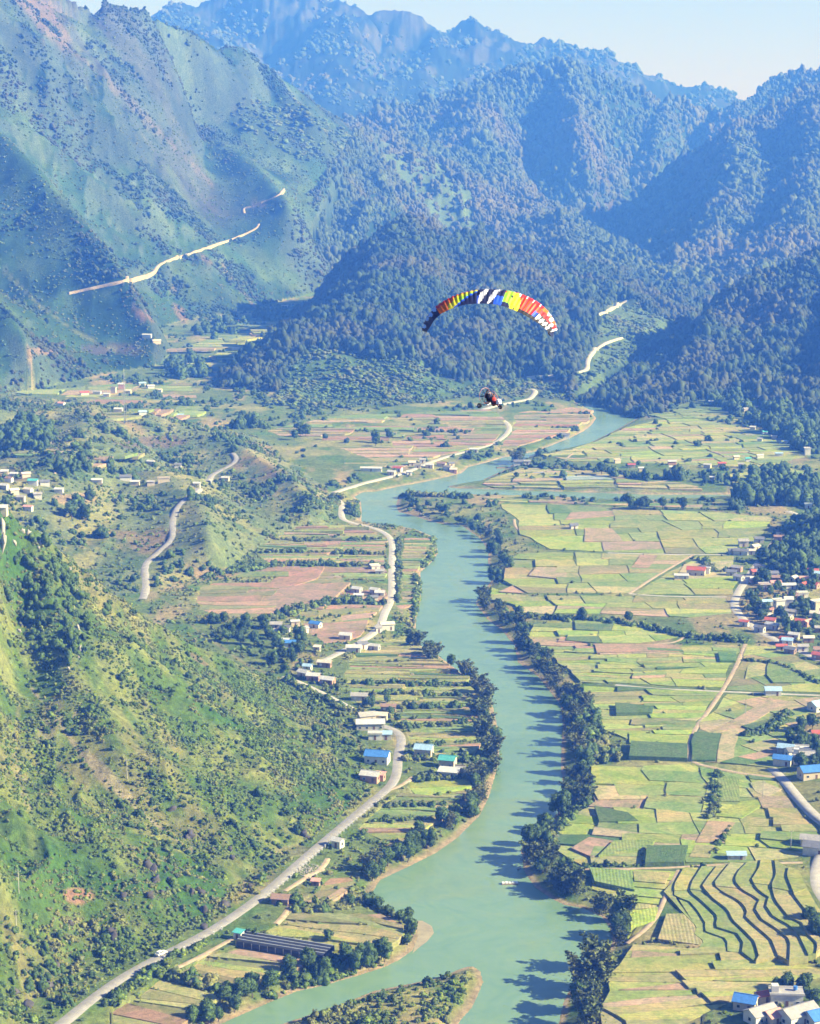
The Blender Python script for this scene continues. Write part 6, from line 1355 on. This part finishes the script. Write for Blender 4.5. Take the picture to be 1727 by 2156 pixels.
curve_tube('spreader_bar', [(-.1, -.32, 1.50), (-.1, .32, 1.50)], .025, M_BLACK, by); curve_tube('fork', [(1.0, 0, .46), (1.12, 0, .16)], .028, M_BLACK, by)
wl = cyl('wheel', (1.12, -.07, .16), (1.12, .07, .16), .19, M_BLACK, by, 18); cyl('rim', (1.12, -.075, .16), (1.12, .075, .16), .09, M_STEEL, wl, 10)
prof('nose_fairing', [(.72, .42), (1.10, .46), (1.12, .62), (.92, .88), (.78, .80)], .36, M_WHITE, by)
for xx, zz in ((-.28, .48), (.30, .40)):
    prof('seat', [(xx - .22, zz), (xx + .22, zz + .04), (xx + .22, zz + .10), (xx - .14, zz + .10), (xx - .30, zz + .62), (xx - .36, zz + .60)], .38, M_BLACK, by)
curve_tube('fuel_tank', [(-.40, -.12, .30), (-.40, .12, .30)], .13, M_WHITE, by, n=10)
# the two riders, each one continuous body
M_SKIN = simple('skin', (.45, .27, .19), .6, .08, 4); M_SUITD = simple('dark_suit', (.018, .020, .045), .8, .2, 3); M_SUITR = simple('red_jacket', (.40, .05, .045), .8, .2, 3); M_HELM = simple('white_helmet', (.8, .8, .8), .3, .05, 3, .5); M_HELMD = simple('dark_helmet', (.03, .02, .03), .3, .05, 3, .5)
def rider(x, z, mat, helm, label, arm_up):
    e = empty('person', (0, 0, 0)); e.matrix_world = by_mw @ Matrix.Translation((x, 0, z)); tag(e, label, 'person', 'riders of the three-wheeled buggy')
    J = [((0, 0, .12), .15), ((-.03, 0, .34), .15), ((-.05, 0, .52), .16), ((-.04, 0, .62), .065), ((-.02, 0, .72), .095), ((-.02, 0, .80), .10)]
    E = [(0, 1), (1, 2), (2, 3), (3, 4), (4, 5)]
    for s in (-1, 1):
        b0 = len(J); J += [((.03, s * .10, .10), .095), ((.42, s * .13, .20), .065), ((.62, s * .12, -.16), .045), ((.74, s * .12, -.18), .04)]; E += [(0, b0), (b0, b0 + 1), (b0 + 1, b0 + 2), (b0 + 2, b0 + 3)]
        b1 = len(J)
        if arm_up: J += [((-.04, s * .19, .52), .06), ((.08, s * .30, .40), .045), ((.10, s * .27, .66), .036), ((.10, s * .26, .74), .032)]
        else: J += [((-.04, s * .19, .52), .06), ((.05, s * .24, .28), .045), ((.28, s * .14, .24), .036), ((.35, s * .12, .25), .032)]
        E += [(2, b1), (b1, b1 + 1), (b1 + 1, b1 + 2), (b1 + 2, b1 + 3)]
    me = bpy.data.meshes.new('body'); me.from_pydata([j[0] for j in J], E, []); me.materials.append(mat); o = meshobj('body', me, e)
    md = o.modifiers.new('skin', 'SKIN'); md.use_smooth_shade = True
    for v, j in zip(me.skin_vertices[0].data, J): v.radius = (j[1], j[1])
    me.skin_vertices[0].data[0].use_root = True; o.modifiers.new('sub', 'SUBSURF').levels = 1; o.modifiers['sub'].render_levels = 1
    V = ICO2[0] * [.125, .11, .13] + [-.02, 0, .79]; V[:, 0] = np.where((V[:, 0] > .05) & (V[:, 2] < .80), .05, V[:, 0]); meshobj('helmet', np_mesh('helmet', V, ICO2[1], helm, True), e)
    V = ICO2[0] * [.075, .07, .085] + [.035, 0, .745]; meshobj('face', np_mesh('face', V, ICO2[1], M_SKIN, True), e)
    for s in (-1, 1):
        hx, hy, hz_ = ((.10, s * .26, .78) if arm_up else (.39, s * .11, .25)); hd = meshobj('hand', np_mesh('hand', ICO1[0] * [.045, .035, .045] + [hx, hy, hz_], ICO1[1], M_SKIN, True), e)
        for f in range(5): cyl('finger', (hx + .02, hy + (f - 2) * .013, hz_), (hx + .075 - .01 * abs(f - 2), hy + (f - 2) * .015, hz_ - .03), .008, M_SKIN, hd, 5)
        boxo('shoe', (.66, .84, s * .12 - .045, s * .12 + .045, -.24, -.15), M_BLACK, e)
bpy.context.view_layer.update(); by_mw = by.matrix_world.copy()
rider(-.30, .52, M_SUITD, M_HELM, 'rear rider in a dark suit holding the control lines above the propeller side', True)
rider(.28, .42, M_SUITR, M_HELMD, 'front rider in a red jacket and dark helmet near the white nose', False)
print('done', round(time.time() - T0, 1))
